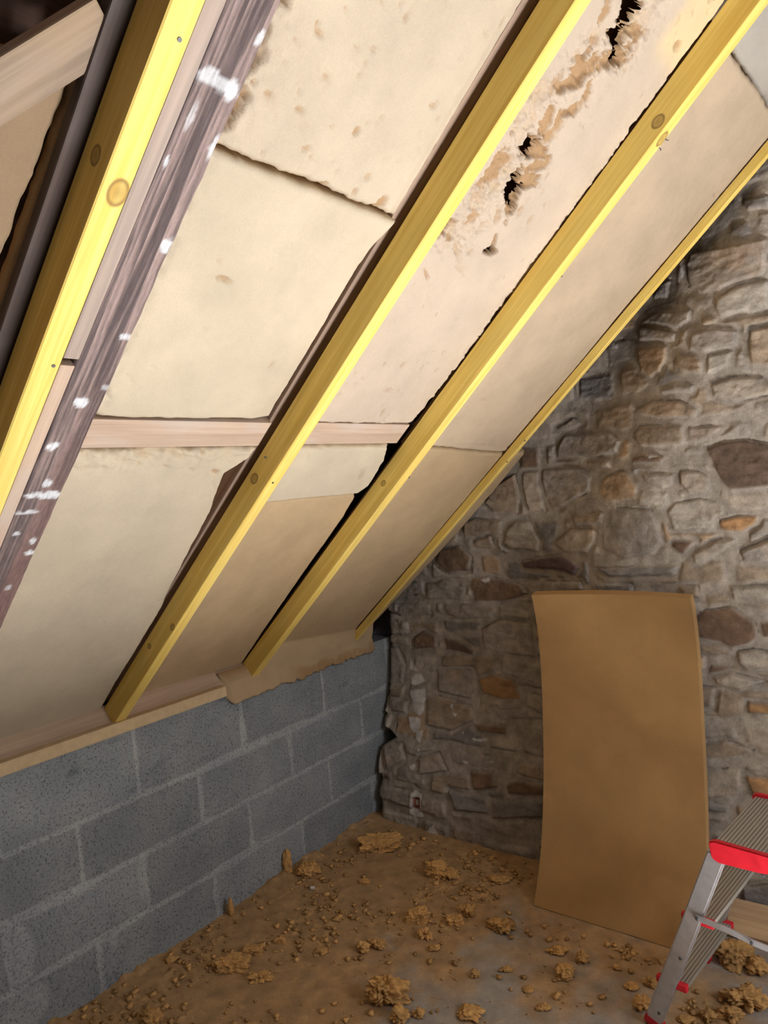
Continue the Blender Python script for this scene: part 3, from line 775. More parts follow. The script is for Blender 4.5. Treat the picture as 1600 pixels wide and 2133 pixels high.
def board(name, label, s0, s1, yl, yr, nf, col, craters=(), res=.005, thick=.06, ragged=(.004, .004, .004, .004), seed=1,
          pits=0.0, torn=None, crumb=0.0, cat='insulation board', wav=.003, roundr=0.0):
    """ragged = edge roughness at s0, s1, y-left, y-right"""
    ns = int((s1 - s0) / res) + 2; ny = int((max(yr(s0), yr(s1)) - yl(s0)) / res) + 2
    u = np.linspace(0, 1, ns)[:, None] + np.zeros((1, ny)); v = np.linspace(0, 1, ny)[None, :] + np.zeros((ns, 1))
    S = s0 + (s1 - s0) * u
    a = np.vectorize(yl)(S[:, 0])[:, None]; b = np.vectorize(yr)(S[:, 0])[:, None]
    Y = a + (b - a) * v
    e0 = np.exp(-(S - s0) / .03); e1 = np.exp(-(s1 - S) / .03); e2 = np.exp(-(Y - a) / .03); e3 = np.exp(-(b - Y) / .03)
    q = lambda k: fbm(S * 14, Y * 14, seed + k, 4, .62) + .5 * fbm(S * 55, Y * 55, seed + k + 3, 2)
    Sd = S + e0 * ragged[0] * q(1) + e1 * ragged[1] * q(2)
    Yd = Y + e2 * ragged[2] * q(3) + e3 * ragged[3] * q(4)
    de = np.minimum(np.minimum(S - s0, s1 - S), np.minimum(Y - a, b - Y))
    n = np.vectorize(nf)(Sd, Yd) if not isinstance(nf(S, Y), np.ndarray) else nf(Sd, Yd)
    n = n + wav * fbm(S * 3, Y * 3, seed + 9, 2) + .0007 * fbm(S * 60, Y * 60, seed + 11, 3)
    edge = (1 - ss(de, 0, .010)) * .006 * (1 + vn(S * 40, Y * 40, seed)) ; n = n + edge
    D = crater_field(Sd, Yd, craters, seed + 20) if len(craters) else np.zeros(S.shape)
    if pits > 0:
        pn = vn(S * 75, Y * 75, seed + 31) * .6 + vn(S * 32, Y * 32, seed + 32) * .4
        D = np.maximum(D, ss(pn, .80 - .06 * pits, .92) * .006 * pits)
    lum = 0
    if torn is not None:
        t = torn(Sd, Yd)
        lum = t * (np.abs(fbm(S * 22, Y * 16, seed + 41, 5, .6)) * .034 - .004 * fbm(S * 9, Y * 9, seed + 42, 2))
        n = n + lum
    if crumb > 0:
        cw = crumb * (.7 + .5 * fbm(S * 9, S * 0, seed + 61, 3) + .5 * fbm(S * 40, Y * 40, seed + 62, 3))
        ck = 1 - ss(Y - a, cw * .75, cw)
        n = n + ck * (.024 + .012 * fbm(S * 50, Y * 50, seed + 63, 3))
    n = n + D
    C = np.broadcast_to(col, S.shape + (3,)) if not callable(col) else col(Sd, Yd)
    C = C * (1 + .05 * fbm(S * 5, Y * 5, seed + 51, 3))[..., None]
    k = ss(D, .002, .010)[..., None]
    C = mix(C, BROWN, k * .85)  # torn hollows browner with depth: darker fibre plus shade put into the colour
    C = mix(C, GOLD * .9, np.clip((1 - ss(de, 0, .006)) * .7, 0, 1)[..., None])
    if torn is not None: C = mix(C, GOLD, (ss(lum, .006, .018) * .5)[..., None])
    if crumb > 0: C = mix(C, BROWN * (1 + .4 * fbm(S * 60, Y * 60, seed + 64, 2))[..., None], (ck * .9)[..., None])
    # skirt ring for the thickness
    def pad(A): return np.pad(A, ((1, 1), (1, 1)) + ((0, 0),) * (A.ndim - 2), mode='edge')
    Sp, Yp, npd, Cp = pad(Sd), pad(Yd), pad(n), pad(C)
    ring = np.zeros(Sp.shape, bool); ring[0] = ring[-1] = True; ring[:, 0] = ring[:, -1] = True
    npd = np.where(ring, max(float(n.max()) + .012, float(np.median(n)) + thick), npd)
    Cp = np.where(ring[..., None], BROWN, Cp)
    P = np.stack([Sp, Yp, npd], -1)
    nu, nv = Sp.shape
    F = grid_faces(nu, nv, ((pad(D) < .030)[:-1, :-1] & (pad(D) < .030)[1:, :-1] & (pad(D) < .030)[:-1, 1:] & (pad(D) < .030)[1:, 1:]), flip=True)
    F = np.vstack([F, [[0, (nu - 1) * nv, nu * nv - 1, nv - 1]]])
    me = mesh_np(name, P, F, np.clip(Cp, .02, .85))
    o = link(name, me, M_FIBRE); o.matrix_world = SLOPE_M
    return tag(o, label, cat)

c = lambda k: (lambda s: k)
# bay between the old rafter and the first full batten rafter
board('insulation_board', 'lowest cream insulation board at the left, between dark old rafter and longest yellow rafter', -.02, 1.262, c(-1.90),
      lambda s: float(np.interp(s, [0, .58, .62, .82, 1.0, 1.17, 1.21, 1.262], [-1.338, -1.338, -1.344, -1.350, -1.366, -1.402, -1.355, -1.342])),
      lambda S, Y: .082 + .008 * ss(Y, -1.47, -1.34) * ss(S, .5, .7) * (1 - ss(S, 1.2, 1.26)) - .006 * ss(S, 1.15, 1.25),
      PALE, CRATERS_LOWER, seed=101, ragged=(.002, .010, .006, .004), torn=lambda S, Y: ss(S, 1.17, 1.25) * .8, wav=.006)
board('insulation_board', 'middle cream insulation board at the left, above the horizontal lath', 1.362, 1.972, c(-1.905),
      lambda s: float(np.interp(s, [1.36, 1.5, 1.84, 1.93, 1.97], [-1.350, -1.356, -1.356, -1.345, -1.337])),
      lambda S, Y: .082 + .010 * ss(Y, -1.42, -1.35) * (1 - ss(S, 1.88, 1.97)) - .006 * np.exp(-((S - 1.45) / .08) ** 2) * ss(-Y, 1.7, 1.85),
      PALE, CRATERS_UPPER, seed=131, ragged=(.003, .003, .006, .004), crumb=.030, torn=lambda S, Y: ss(-Y, 1.84, 1.88) * .9, wav=.006)
board('insulation_board', 'uppermost pitted insulation board at the left, top edge out of view', 1.982, 3.25, c(-1.90), c(-1.337),
      lambda S, Y: .080 + .014 * ss(Y, -1.39, -1.345), mix(PALE, PINK, .4), CRATERS_UPPER, seed=151,
      ragged=(.006, .003, .004, .003), pits=1.25, crumb=.058, torn=lambda S, Y: ss(-Y, 1.81, 1.86) * .6, wav=.004)
# bay between the two long rafters
board('insulation_board', 'smooth golden insulation board at the bottom between the two long yellow rafters', -.02, 1.03, c(-1.290),
      lambda s: float(np.interp(s, [0, .9, 1.0, 1.03], [-.684, -.684, -.70, -.73])),
      lambda S, Y: .084 + .008 * np.sin((S - .2) * 3) * ss(Y, -1.2, -.8), GOLD, (), seed=171, ragged=(.002, .003, .003, .004), wav=.007)
board('insulation_board', 'short pale insulation strip below the lath, between the two long yellow rafters', 1.034, 1.268, c(-1.290),
      lambda s: float(np.interp(s, [1.03, 1.08, 1.2, 1.265], [-.742, -.70, -.715, -.752])), lambda S, Y: .076 + 0 * S, PALE, CRATERS_PALE, seed=191,
      ragged=(.003, .003, .003, .008), wav=.002)
TORN_LINE = [(2.75, -1.0), (2.546, -.976), (2.441, -1.04), (2.30, -1.13), (2.244, -1.05), (2.155, -1.03), (2.02, -1.10), (2.0, -1.2)]
def torn_band(S, Y):
    d = np.full(S.shape, 9.)
    for (a, b), (c_, d_) in zip(TORN_LINE[:-1], TORN_LINE[1:]):
        es, ey = c_ - a, d_ - b
        t = np.clip(((S - a) * es + (Y - b) * ey) / (es * es + ey * ey), 0, 1)
        d = np.minimum(d, np.hypot(S - a - t * es, Y - b - t * ey))
    w = d + .05 * fbm(S * 8, Y * 8, 5, 3)
    e = ss(Y, -.735, -.69) * (1 - ss(S, 2.55, 2.6)) * .4
    return np.clip((1 - ss(w, .04, .12)) + e, 0, 1)
def col_torn(S, Y):
    k = ss(S, 2.55, 2.62) * ss(Y, -.86, -.80)
    return mix(np.broadcast_to(PINK, S.shape + (3,)), np.array((.66, .50, .28)), k[..., None] * .8)
board('insulation_board', 'long pinkish insulation board with torn craters and holes running up it', 1.362, 3.25, c(-1.290),
      lambda s: float(np.interp(s, [1.36, 1.40, 1.75, 2.02, 2.14, 3.2], [-.715, -.682, -.672, -.655, -.672, -.684])),
      lambda S, Y: .080 + 0 * S, col_torn, CRATERS_TORN, res=.003, seed=211, ragged=(.006, .003, .003, .012), pits=1.0, torn=torn_band, wav=.004)
# bay against the stone wall
def n3(S, Y):
    return (.084 - .045 * ss(Y, -.55, .0)) * ss(S, .0, .07) + (1 - ss(S, .0, .07)) * (-.006) - 2.0 * np.maximum(.004 - S, 0)
board('insulation_board', 'golden lower insulation board reaching past the thin batten to the stone wall', -.034, 1.252, c(-.635),
      lambda s: float(np.interp(s, [-.03, .2, .6, 1.0, 1.25], [.140, .175, .215, .245, .235])), n3, lambda S, Y: mix(np.broadcast_to(GOLD, S.shape + (3,)), BROWN * 1.1, (ss(fbm(S * 30, Y * 12, 400, 4) + (-.004 - S) * 40, -.2, .6) * ss(Y, -.50, -.36) * .8)[..., None]), (), seed=231, ragged=(.006, .003, .003, .008), wav=.006, thick=.05,
      torn=lambda S, Y: (1 - ss(S, -.02, .0)) * ss(Y, -.5, -.25) * 1.0)
board('insulation_board', 'long smooth beige insulation board beside the stone wall, above the golden one', 1.256, 2.722, c(-.635), c(.062), n3,
      mix(GOLD, PINK, .55), CRATERS_THIRD, seed=251, ragged=(.002, .006, .003, .004), wav=.004, thick=.05)
board('insulation_board', 'pale insulation panel in the top right corner, beyond the end of the long beige board', 2.735, 3.3, c(-.635), c(.10),
      lambda S, Y: .105 + 0 * S, np.array((.44, .40, .345)), (), seed=271, thick=.04)
# left of the first rafter pair
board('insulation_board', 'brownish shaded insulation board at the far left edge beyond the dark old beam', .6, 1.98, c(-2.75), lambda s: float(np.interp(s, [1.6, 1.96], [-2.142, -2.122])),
      lambda S, Y: .112 + 0 * S, np.array((.25, .17, .10)), (), seed=291, thick=.05)  # base colour darkened to carry the shade this board lies in
board('insulation_board', 'narrow brown board strip between black gap and dark old beam at the far left', .9, 2.0, lambda s: float(np.interp(s, [1.6, 1.96], [-2.119, -2.112])), c(-2.07),
      lambda S, Y: .112 + 0 * S, np.array((.46, .29, .17)), (), seed=295, thick=.02)
# hanging piece under the plate
o = board('insulation_board', 'torn strip of insulation hanging under the wall plate at the end of the second rafter', -.034, .012, c(-.835), c(-.625),
      lambda S, Y: -.004 - 2.0 * np.maximum(.006 - S, 0) + .05 * ss(-Y, .80, .84), GOLD, (), seed=311, res=.004, ragged=(.004, .002, .010, .003), thick=.03, wav=.003)

# ------------------------------------------------------------------ rafters
def rafter(label, y, w, d, s0, s1, knots=(), nails=(), twist=0.0, light=Y_L, dark=Y_D, group='yellow rafters under the slope'):
    r = empty('rafter', m=SLOPE_M @ Matrix.Translation((s0, y, 0)))
    tag(r, label, 'rafter', group)
    mat = wood('yellow_pine', light, dark, knots=[(a - s0, b - y, c_, rr) for (a, b, c_, rr) in knots])
    L = s1 - s0
    n = int(L / .03)
    t = np.linspace(0, L, n)
    bow = .0012 * fbm(t * 1.5, t * 0, int(abs(y) * 100))
    sec = []
    bv = .0025
    prof = [(bv, 0), (w - bv, 0), (w, bv), (w, d - bv), (w - bv, d), (bv, d), (0, d - bv), (0, bv)]
    V = np.array([[(tt, py + b + twist * tt, pn) for (py, pn) in prof] for tt, b in zip(t, bow)])
    F = []
    for i in range(n - 1):
        for j in range(8):
            a = i * 8 + j; b = i * 8 + (j + 1) % 8
            F.append((a, b, b + 8, a + 8))
    me = bpy.data.meshes.new('beam')
    me.from_pydata(V.reshape(-1, 3).tolist(), [], [tuple(f) for f in F] + [tuple(range(7, -1, -1)), tuple((n - 1) * 8 + j for j in range(8))])
    me.update()
    b = link('beam', me, mat, r)
    for (ns, ny, nn, face) in nails:
        nail(r, (ns - s0, ny - y, nn), face)
    return r
def nail(parent, p, face, rad=.0035):
    import bmesh
    bm = bmesh.new()
    bmesh.ops.create_cone(bm, cap_ends=True, segments=10, radius1=rad, radius2=rad * .8, depth=.003)
    me = bpy.data.meshes.new('nail_head'); bm.to_mesh(me); bm.free()
    o = link('nail_head', me, M_STEEL, parent)
    o.location = p
    if face == 'side': o.rotation_euler = (math.pi / 2, 0, 0)
    return o
rafter('wide bright yellow rafter at the left, beside the dark old beam', -2.089, .047, .076, .3, 3.5,
       knots=[(1.915, -2.089, .040, .014), (1.885, -2.06, 0, .020)], nails=[(2.12, -2.058, 0, 'b'), (1.55, -2.055, 0, 'b')])
rafter('longest visible yellow rafter, second from the left, ending on the wall plate', -1.335, .045, .076, -.005, 3.5,
       knots=[(1.18, -1.335, .048, .016), (.40, -1.335, .05, .010), (.55, -1.335, .012, .012)], nails=[(1.26, -1.335, .05, 'side'), (1.21, -1.312, 0, 'b'), (.015, -1.31, 0, 'b')], twist=.015 / 3.5)
rafter('yellow rafter between the pinkish torn board and the smooth beige board', -.684, .045, .076, -.005, 3.5,
       knots=[(1.12, -.684, .045, .011), (2.475, -.684, .028, .017), (2.45, -.66, 0, .018)], nails=[(1.19, -.64, 0, 'b'), (1.02, -.684, .04, 'side'), (2.16, -.684, .05, 'side')], twist=-.004 / 3.5)
rafter('thin yellow batten running along the stone wall', .0, .027, .034, .005, 3.2,
       nails=[(1.24, .02, 0, 'b'), (1.36, .02, 0, 'b')], twist=.050 / 3.2)

for (yy, lab) in ((-1.335, 'hidden brown old timber above the longest yellow rafter, seen through the gap beside the boards'), (-.690, 'hidden brown old timber above the second long rafter, beside the short pale strip')):
    o = box('old_timber', (.0, yy - .003, .100 if yy < -1 else .147), (3.4, yy + .042, .20), M_MIDW, m=SLOPE_M, bevel=.003)
    tag(o, lab, 'timber')

# old weathered rafter beside the wide yellow one
def old_rafter():
    r = empty('old_rafter', m=SLOPE_M)
    tag(r, 'rough dark weathered old rafter splashed with white plaster, right of the wide yellow rafter', 'rafter')
    ss_ = np.arange(.2, 3.4, .006)
    # section path: left side up, bottom face, right side
    path = []
    for t in np.linspace(0, 1, 6): path.append((-2.004, .10 - .088 * t))
    for t in np.linspace(0, 1, 34)[1:]: path.append((-2.004 + .080 * t, .012))
    for t in np.linspace(0, 1, 14)[1:]: path.append((-1.924 + .022 * t, .012 + .085 * t))
    path = np.array(path)
    S, K = np.meshgrid(ss_, np.arange(len(path)), indexing='ij')
    Y = path[:, 0][K]; Nn = path[:, 1][K]
    ridge = fbm(S * 1.6, Y * 95 + S * 1.2, 5, 4, .6)
    ridge2 = fbm(S * 7, Y * 240, 6, 2)
    rough = ss(S, .8, 1.7)
    H = (ridge * .0055 + ridge2 * .0015) * (.2 + .8 * rough)
    nib = fbm(S * 18, Y * 4, 8, 3) * .003
    onb = (K > 5) & (K <= 39)
    Nn = Nn + np.where(onb, H, 0); Y = Y + np.where(K > 36, nib + H * .8, 0)
    base = mix(np.array((.09, .065, .065)), np.array((.31, .225, .205)), (ss(ridge + .6 * ridge2, -.3, .5) * (.45 + .55 * rough))[..., None])
    red = np.array((.20, .115, .10))
    base = mix(base, red, (ss(K, 18, 24) * (1 - rough) * .85)[..., None])
    spots = [(2.09, -1.975, .012, .05, .7), (2.085, -1.935, .014, .012, 1), (2.08, -1.915, .02, .01, 1), (2.17, -1.93, .012, .008, .7), (2.00, -1.925, .022, .008, .7),
             (1.815, -1.93, .016, .012, 1), (1.62, -1.93, .006, .02, .8), (1.46, -1.965, .012, .014, 1), (1.345, -1.985, .012, .013, .9), (1.24, -1.965, .011, .011, .9),
             (1.205, -1.95, .010, .055, .95), (1.155, -1.98, .006, .03, .8), (1.09, -1.985, .006, .01, .9), (1.06, -1.94, .010, .008, .8), (1.02, -1.935, .009, .016, .95),
             (1.95, -1.995, .012, .005, .8), (1.5, -1.93, .008, .008, .5), (.9, -1.95, .01, .01, .6), (2.03, -1.985, .03, .006, .5)]
    for (a, b, ra, rb, w_) in spots:
        q = np.hypot((S - a) / ra, (Y - b) / rb) + .5 * fbm(S * 80, Y * 80, 60, 2)
        base = mix(base, np.array((.66, .67, .70)), ((1 - ss(q, .7, 1.1)) * w_)[..., None])
    me = mesh_np('timber', np.stack([S, Y, Nn], -1), grid_faces(*S.shape, flip=False), np.clip(base, .02, .8))
    link('timber', me, M_OLD, r)
old_rafter()
box('packing_strip', (.3, -2.036, .010), (1.545, -2.008, .07), M_LATH, m=SLOPE_M, bevel=.002)
tag(bpy.data.objects['packing_strip'], 'lower pinkish wood strip wedged between yellow rafter and old beam at the left edge', 'wood strip')
o = box('packing_strip', (1.56, -2.036, .010), (3.4, -2.006, .07), wood('grey_strip_wood', (.36, .28, .23), (.24, .19, .165)), m=SLOPE_M, bevel=.002)
tag(o, 'upper greyish wood strip wedged between yellow rafter and old beam, ending at a dark notch', 'wood strip')
o = box('old_timber', (.3, -2.118, .080), (3.4, -2.065, .104), M_DARKW, m=SLOPE_M, bevel=.004)
tag(o, 'dark brown old timber running behind the left side of the wide yellow rafter', 'rafter')
# diagonal beam high at the left
o = box('strut', (-.70, -.038, -.011), (.035, .038, .011), wood('beige_strut_wood', (.28, .205, .145), (.19, .135, .09), blotch=(.34, .23, .13)), bevel=.004)
o.matrix_world = SLOPE_M @ Matrix.Translation((2.052, -2.128, .097)) @ Matrix.Rotation(math.radians(38.5), 4, 'Z')
tag(o, 'beige diagonal beam crossing the top left corner', 'beam')

# ------------------------------------------------------------------ plate, laths
def wall_plate():
    ys = np.arange(-5, .0 - .60, .02)
    prof = [(.0, .085), (.0, .012), (-.004, .004), (-.016, .0), (-.040, .006), (-.052, .020), (-.052, .085)]
    Yg, K = np.meshgrid(ys, np.arange(len(prof)), indexing='ij')
    p = np.array(prof)
    S = p[:, 0][K] + .0015 * fbm(Yg * 3, K * 1.0, 3); Nn = p[:, 1][K] + .0015 * fbm(Yg * 3, K * 1.3, 4)
    me = mesh_np('wall_plate', np.stack([S, Yg, Nn], -1), np.vstack([grid_faces(*S.shape, flip=True)]), None, False)
    # rotate so that the grain runs along local X
    M = SLOPE_M @ Matrix.Rotation(math.radians(90), 4, 'Z')
    inv = Matrix.Rotation(math.radians(-90), 4, 'Z')
    me.transform(inv)
    o = link('wall_plate', me, M_PLATE); o.matrix_world = M
    tag(o, 'pinkish brown timber plate along the top of the block wall, carrying the rafter ends', 'wall plate')
wall_plate()
o = box('insulation_strip', (-1.2, -.040, -.022), (1.2, .028, .022), M_GOLDSTRIP, bevel=.006)
o.matrix_world = Matrix.Translation((0, -2.04, .889)) @ Matrix.Rotation(math.radians(90), 4, 'Z') @ Matrix.Scale(-1, 4, (0, 1, 0))
tag(o, 'golden insulation strip showing below the wood plate, along the block wall top', 'insulation strip')
def lath(label, y0, y1, s0, s1, n0, tilt=0):
    M = SLOPE_M @ Matrix.Translation(((s0 + s1) / 2, (y0 + y1) / 2, n0)) @ Matrix.Rotation(math.radians(90 + tilt), 4, 'Z')
    h = (y1 - y0) / 2; w = (s1 - s0) / 2
    o = box('lath', (-h, -w, 0), (h, w, .03), M_LATH, bevel=.002)
    o.matrix_world = M
    tag(o, label, 'lath', 'horizontal wood laths at board height')
lath('weathered pinkish lath between the old dark rafter and the longest yellow rafter', -1.92, -1.34, 1.268, 1.352, .088)
lath('pinkish lath between the two long yellow rafters, below the torn board', -1.288, -.70, 1.272, 1.356, .088)

# ------------------------------------------------------------------ leaning board
def leaning_board():
    zz = np.array([1.155, .83, .52, .30, .15, 0.004]); yy = np.array([.020, .022, -.045, -.110, -.185, -.290])
    ns, nw = 190, 110
    zi = np.linspace(1.155, .004, ns)
    co = np.polyfit(zz, yy, 4)
    yi = np.polyval(co, zi)
    th = .042
    dz = np.gradient(zi); dy = np.gradient(yi)
    L = np.hypot(dz, dy); ny, nz = -dz / L, dy / L       # normal pointing to the wall (+y)
    ny, nz = np.abs(ny), np.where(ny < 0, -nz, nz)
    t = np.linspace(0, 1, nw)
    xl = np.interp(zi, [0, .3, .52, 1.155], [1.050, 1.030, 1.020, .990]); xr = np.interp(zi, [0, .3, .7, 1.155], [1.672, 1.655, 1.640, 1.628])
    X = xl[:, None] + (xr - xl)[:, None] * t; Zf = zi[:, None] + 0 * X; Yf = yi[:, None] + 0 * X
    wob = .0008 * fbm(X * 30, Zf * 30, 4)
    Zf = Zf + .010 * np.sin(t * math.pi)[None, :] * ss(zi, .9, 1.155)[:, None]
    front = np.stack([X, Yf + wob, Zf], -1)
    back = front + np.stack([0 * X, (ny * th)[:, None] + 0 * X, (nz * th)[:, None] + 0 * X], -1)
    nb = ns * nw
    V = np.concatenate([front.reshape(-1, 3), back.reshape(-1, 3)])
    F = [grid_faces(ns, nw), grid_faces(ns, nw, flip=True) + nb]
    ring = [j for j in range(nw)] + [i * nw + nw - 1 for i in range(1, ns)] + [(ns - 1) * nw + j for j in range(nw - 2, -1, -1)] + [i * nw for i in range(ns - 2, 0, -1)]
    nr = len(ring); mid = []
    V = np.concatenate([V, V[ring], V[np.array(ring) + nb]])
    F.append(np.array([(2 * nb + k, 2 * nb + (k + 1) % nr, 2 * nb + nr + (k + 1) % nr, 2 * nb + nr + k) for k in range(nr)])[:, ::-1])
    C = np.zeros((len(V), 3)); base = np.array((.44, .255, .10))
    st = (1 + .05 * fbm(X * 14, Zf * .5, 8, 2))
    C[:nb] = (base * st.reshape(-1, 1)); C[nb:] = base
    me = mesh_np('leaning_slab', V, np.vstack(F), C)
    # flat shading at the rim
    o = link('leaning_slab', me, M_FIBRE)
    tag(o, 'large bowed tan insulation panel standing on the floor and leaning on the stone wall', 'insulation panel')
leaning_board()

# ------------------------------------------------------------------ ladder
def tube_poly(name, pts, w, t, mat, parent, axis_w=(0, 1, 0)):
    """flat bar along pts (list of 3D), width w across, thickness t along axis_w"""
    import bmesh
    bm = bmesh.new()
    aw = Vector(axis_w).normalized()
    rings = []
    P = [Vector(p) for p in pts]
    for i, p in enumerate(P):
        d = (P[min(i + 1, len(P) - 1)] - P[max(i - 1, 0)]).normalized()
        side = d.cross(aw).normalized()
        rings.append([bm.verts.new(p + side * a * w / 2 + aw * b * t / 2) for a, b in ((-1, -1), (1, -1), (1, 1), (-1, 1))])
    for a, b in zip(rings[:-1], rings[1:]):
        for k in range(4): bm.faces.new((a[k], a[(k + 1) % 4], b[(k + 1) % 4], b[k]))
    bm.faces.new(rings[0][::-1]); bm.faces.new(rings[-1])
    bmesh.ops.recalc_face_normals(bm, faces=bm.faces[:])
    bmesh.ops.bevel(bm, geom=[e for e in bm.edges if len(e.link_faces) == 2 and e.calc_face_angle(0) > .5], offset=min(w, t) * .15, segments=2, affect='EDGES')
    me = bpy.data.meshes.new(name); bm.to_mesh(me); bm.free()
    return link(name, me, mat, parent)
def ladder():
    r = empty('step_ladder', m=Matrix.Translation((1.70, -.67, 0)) @ Matrix.Rotation(math.radians(-6.5), 4, 'Z') @ Matrix.Translation((-1.70, .67, 0)))
    tag(r, 'aluminium folding step ladder with red plastic ends at the right edge', 'ladder')
    dx = .388
    def X(z, off=0): return 1.622 + dx * z + off
    for y in (-.672, -.300):
        s = tube_poly('stringer', [(X(-.0), y, .004), (X(.585), y, .585)], .048, .026, M_ALU, r)
        tube_poly('foot', [(X(-.0) , y, .001), (X(.03), y, .03)], .054, .028, M_RED, r)
        tube_poly('rear_leg', [(2.06, y * 1.0 + (.03 if y < -.5 else -.03), .585), (2.36, y + (.03 if y < -.5 else -.03), .004)], .03, .018, M_ALU, r)
        b = tube_poly('brace', [(1.782, y - .016 if y < -.5 else y + .016, .391), (1.86, y - .018 if y < -.5 else y + .018, .388), (1.935, y - .018 if y < -.5 else y + .018, .377), (2.14, y - .012 if y < -.5 else y + .012, .36)], .017, .004, M_ALU, r)
    for z in (.16, .38):
        x0 = 1.648 + (z - .16) * .41
        tr = empty('tread'); tr.parent = r
        t = box('tread_plate', (-.042, -.178, -.012), (.042, .178, .002), M_RIB, tr, .002)
        tr.location = (x0 + .042, -.486, z)
        for sy in (-1, 1):
            c_ = box('end_cap', (-.045, -.010, -.016), (.045, .010, .005), M_RED, tr, .005)
            c_.location = (0, sy * .183, 0)
    p = empty('platform'); p.parent = r; p.location = (1.98, -.51, .615)
    box('platform_plate', (-.135, -.17, -.006), (.135, .17, .006), M_RIB, p, .003)
    def rim(y, sy):
        V = [(-.145, .008), (-.140, -.034), (-.125, -.044), (-.02, -.040), (.02, -.034), (.06, -.040), (.125, -.044), (.145, -.03), (.145, .010), (-.13, .014)]
        import bmesh
        bm = bmesh.new()
        a = [bm.verts.new((x, y - .010, z)) for x, z in V]; b = [bm.verts.new((x, y + .010, z)) for x, z in V]
        bm.faces.new(a); bm.faces.new(b[::-1])
        for k in range(len(V)): bm.faces.new((a[k], b[k], b[(k + 1) % len(V)], a[(k + 1) % len(V)]))
        bmesh.ops.recalc_face_normals(bm, faces=bm.faces[:])
        bmesh.ops.bevel(bm, geom=bm.edges[:], offset=.003, segments=2, affect='EDGES')
        me = bpy.data.meshes.new('red_rim'); bm.to_mesh(me); bm.free()
        link('rim', me, M_RED, p)
    rim(-.176, -1); rim(.176, 1)
    import bmesh
    for (x, y, z) in ((1.787, -.694, .391), (1.93, -.698, .378), (1.727, -.686, .25), (1.65, -.686, .055), (1.975, -.712, .58)):
        bm = bmesh.new(); bmesh.ops.create_cone(bm, cap_ends=True, segments=14, radius1=.005, radius2=.004, depth=.004)
        me = bpy.data.meshes.new('rivet'); bm.to_mesh(me); bm.free()
        o = link('rivet', me, M_STEEL, r); o.location = (x, y, z); o.rotation_euler = (math.pi / 2, 0, 0)
ladder()

# plank lying against the wall foot
o = box('plank', (0, -.075, -.011), (1.1, .075, .011), M_PLANK, bevel=.002)
o.matrix_world = Matrix.Translation((1.70, -.062, .036)) @ Matrix.Rotation(math.radians(2), 4, 'Z') @ Matrix.Rotation(math.radians(17), 4, 'X')
tag(o, 'tan wooden plank lying along the foot of the stone wall behind the ladder', 'plank')

# ------------------------------------------------------------------ debris
import bmesh
def make_chunk(x, y, w, ang, ratio, label, k):
    rng = random.Random(k * 13 + 1)
    bm = bmesh.new(); bmesh.ops.create_icosphere(bm, subdivisions=5 if w > .09 else 4 if w > .035 else 3, radius=1)
    V = np.array([v.co[:] for v in bm.verts])
    heap = 'heap' in label
    amp = .55 if heap or 'tuft' in label or 'flu' in label else .32
    def f3(sc, o, sd):
        x_, y_, z_ = V[:, 0] * sc + 9 + k * 3.1, V[:, 1] * sc + 19 + k, V[:, 2] * sc + 29
        return (fbm(x_, y_, sd, o) + fbm(y_, z_, sd + 1, o) + fbm(z_, x_, sd + 2, o)) * .75
    n1 = f3(1.4, 3, k); n2 = f3(4.5, 3, k + 9)
    r = 1 + amp * n1 + amp * .8 * n2 + amp * .35 * f3(11, 2, k + 20)
    box_ = 'slab' in label or 'square' in label or 'bread' in label
    if box_:
        q = np.max(np.abs(V), 1, keepdims=True); V = V / q ** .75
    V = V * r[:, None]
    depth = .55 if 'bread' in label else rng.uniform(.65, .95)
    hz = w * ratio * .42
    if 'slab' in label or 'flat' in label or 'flake' in label: hz = w * .14
    V = V * np.array((w / 2, w / 2 * depth, hz))
    V[:, 2] += hz * .72
    V[:, 2] = np.maximum(V[:, 2], .0)
    base = np.array((.64, .36, .125)) * rng.uniform(.88, 1.15)
    C = base * (1 + .3 * n2)[:, None]
    F = np.array([[v.index for v in f.verts] for f in bm.faces]); bm.free()
    me = mesh_np('chunk', V, F, np.clip(C, .03, .85), smooth=not box_)
    o = link('insulation_chunk', me, M_FLUFF)
    o.location = (x, y, .002); o.rotation_euler = (0, 0, ang + rng.uniform(-.2, .2))
    if 'upright' in label: o.scale = (.8, .8, 1.6)
    tag(o, label, 'insulation chunk', 'torn insulation chunks on the floor')
for k, row in enumerate(CHUNKS):
    make_chunk(*row, k)

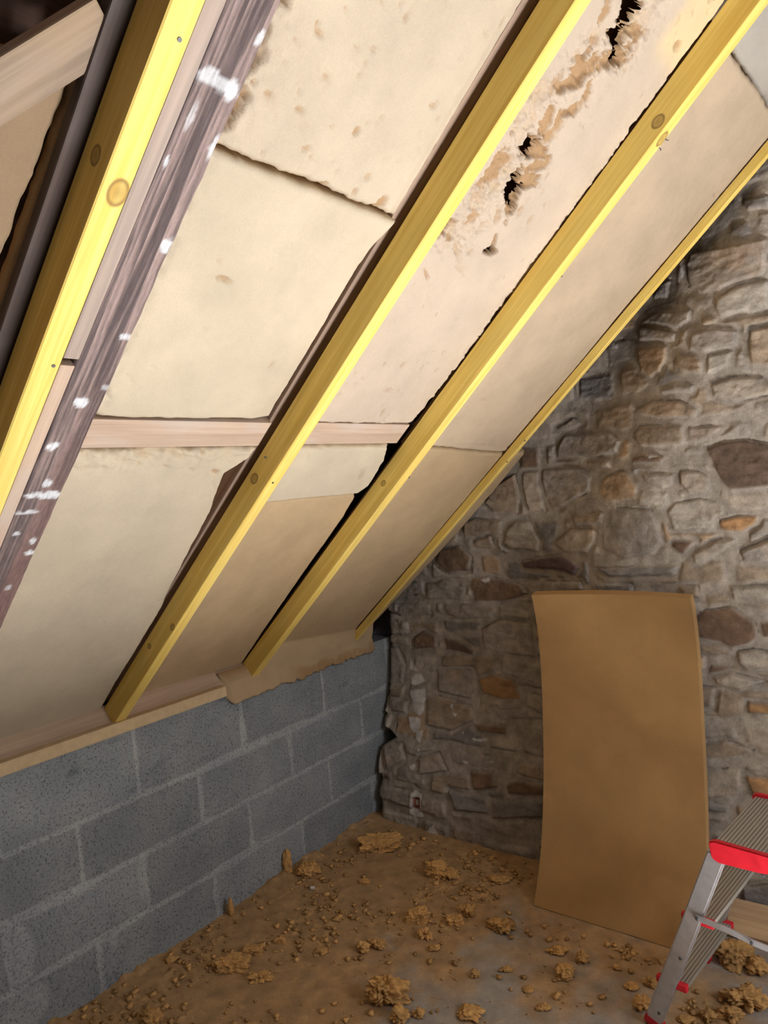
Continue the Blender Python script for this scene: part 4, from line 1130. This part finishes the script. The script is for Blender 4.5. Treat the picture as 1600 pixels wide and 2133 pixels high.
def crumbs():
    rng = np.random.default_rng(4)
    n = 9000
    X = rng.uniform(.02, 2.15, n); Y = rng.uniform(-1.75, -.02, n)
    d = fbm(X * 2.6, Y * 2.6, 71, 5, .6) + .25 * fbm(X * 11, Y * 11, 72, 3) + .25 * (1 - ss(X, .1, 1.2))
    keep = rng.random(n) < ss(d, -.05, .45) * .9 + .05
    inb = (X > .95) & (Y > -.34 + (0)) & (X < 1.75)
    keep &= ~inb
    X, Y = X[keep], Y[keep]; n = len(X)
    # a rough 8-vertex lump
    base = np.array([(a, b, c_) for a in (-1, 1) for b in (-1, 1) for c_ in (-1, 1)], float)
    quad = np.array([(0, 1, 3, 2), (4, 6, 7, 5), (0, 4, 5, 1), (2, 3, 7, 6), (0, 2, 6, 4), (1, 5, 7, 3)])
    sz = .0015 + .008 * rng.random(n) ** 3.0
    V = base[None] * sz[:, None, None] * rng.uniform(.4, 1.2, (n, 8, 3))
    V[..., 0] *= rng.uniform(.8, 1.6, (n, 1)); V[..., 2] *= .7
    th = rng.uniform(0, 6.28, n); cs, sn = np.cos(th)[:, None], np.sin(th)[:, None]
    x = V[..., 0] * cs - V[..., 1] * sn; y = V[..., 0] * sn + V[..., 1] * cs
    V[..., 0] = x + X[:, None]; V[..., 1] = y + Y[:, None]; V[..., 2] += sz[:, None] * .5 + .003
    F = (quad[None] + (np.arange(n) * 8)[:, None, None]).reshape(-1, 4)
    C = np.repeat(np.array((.66, .38, .14))[None] * rng.uniform(.6, 1.25, (n, 1)), 8, 0)
    o = link('insulation_crumbs', mesh_np('crumbs', V.reshape(-1, 3), F, np.clip(C, .02, .85)), M_FLUFF)
    tag(o, 'fine golden crumbs and fluff of torn insulation strewn over the floor', 'debris', kind='stuff')
crumbs()

o = box('plaster_chip', (-.009, -.006, 0), (.009, .006, .008), M_PLAST, bevel=.002)
o.location = (CHIP[0], CHIP[1], .004); o.rotation_euler = (.2, .1, .6)
tag(o, 'tiny white plaster chip on the dusty floor near the block wall', 'plaster chip')

def bent_nail(parent_name, s, y, n, ds, dy, dn, kink):
    par = bpy.data.objects[parent_name]
    M = par.matrix_world.inverted() @ SLOPE_M
    p = [Vector((s, y, n)), Vector((s + ds * .6, y + dy * .6, n + dn * .6)), Vector((s + ds + kink, y + dy + kink, n + dn))]
    tube_poly('bent_nail', [M @ q for q in p], .0025, .0025, M_STEEL, par, (1, .2, .1))
bent_nail('rafter.002', 2.46, -.64, .006, -.006, .030, .004, .006)
bent_nail('rafter.002', 2.02, -.64, .006, -.004, .018, .004, .005)
bent_nail('rafter.002', 2.43, -.64, .006, .004, .022, -.006, -.005)
bent_nail('rafter.003', 1.98, .0, .02, .004, -.022, -.004, .006)
bent_nail('rafter.003', 2.44, .0, .02, .006, -.024, -.006, .004)
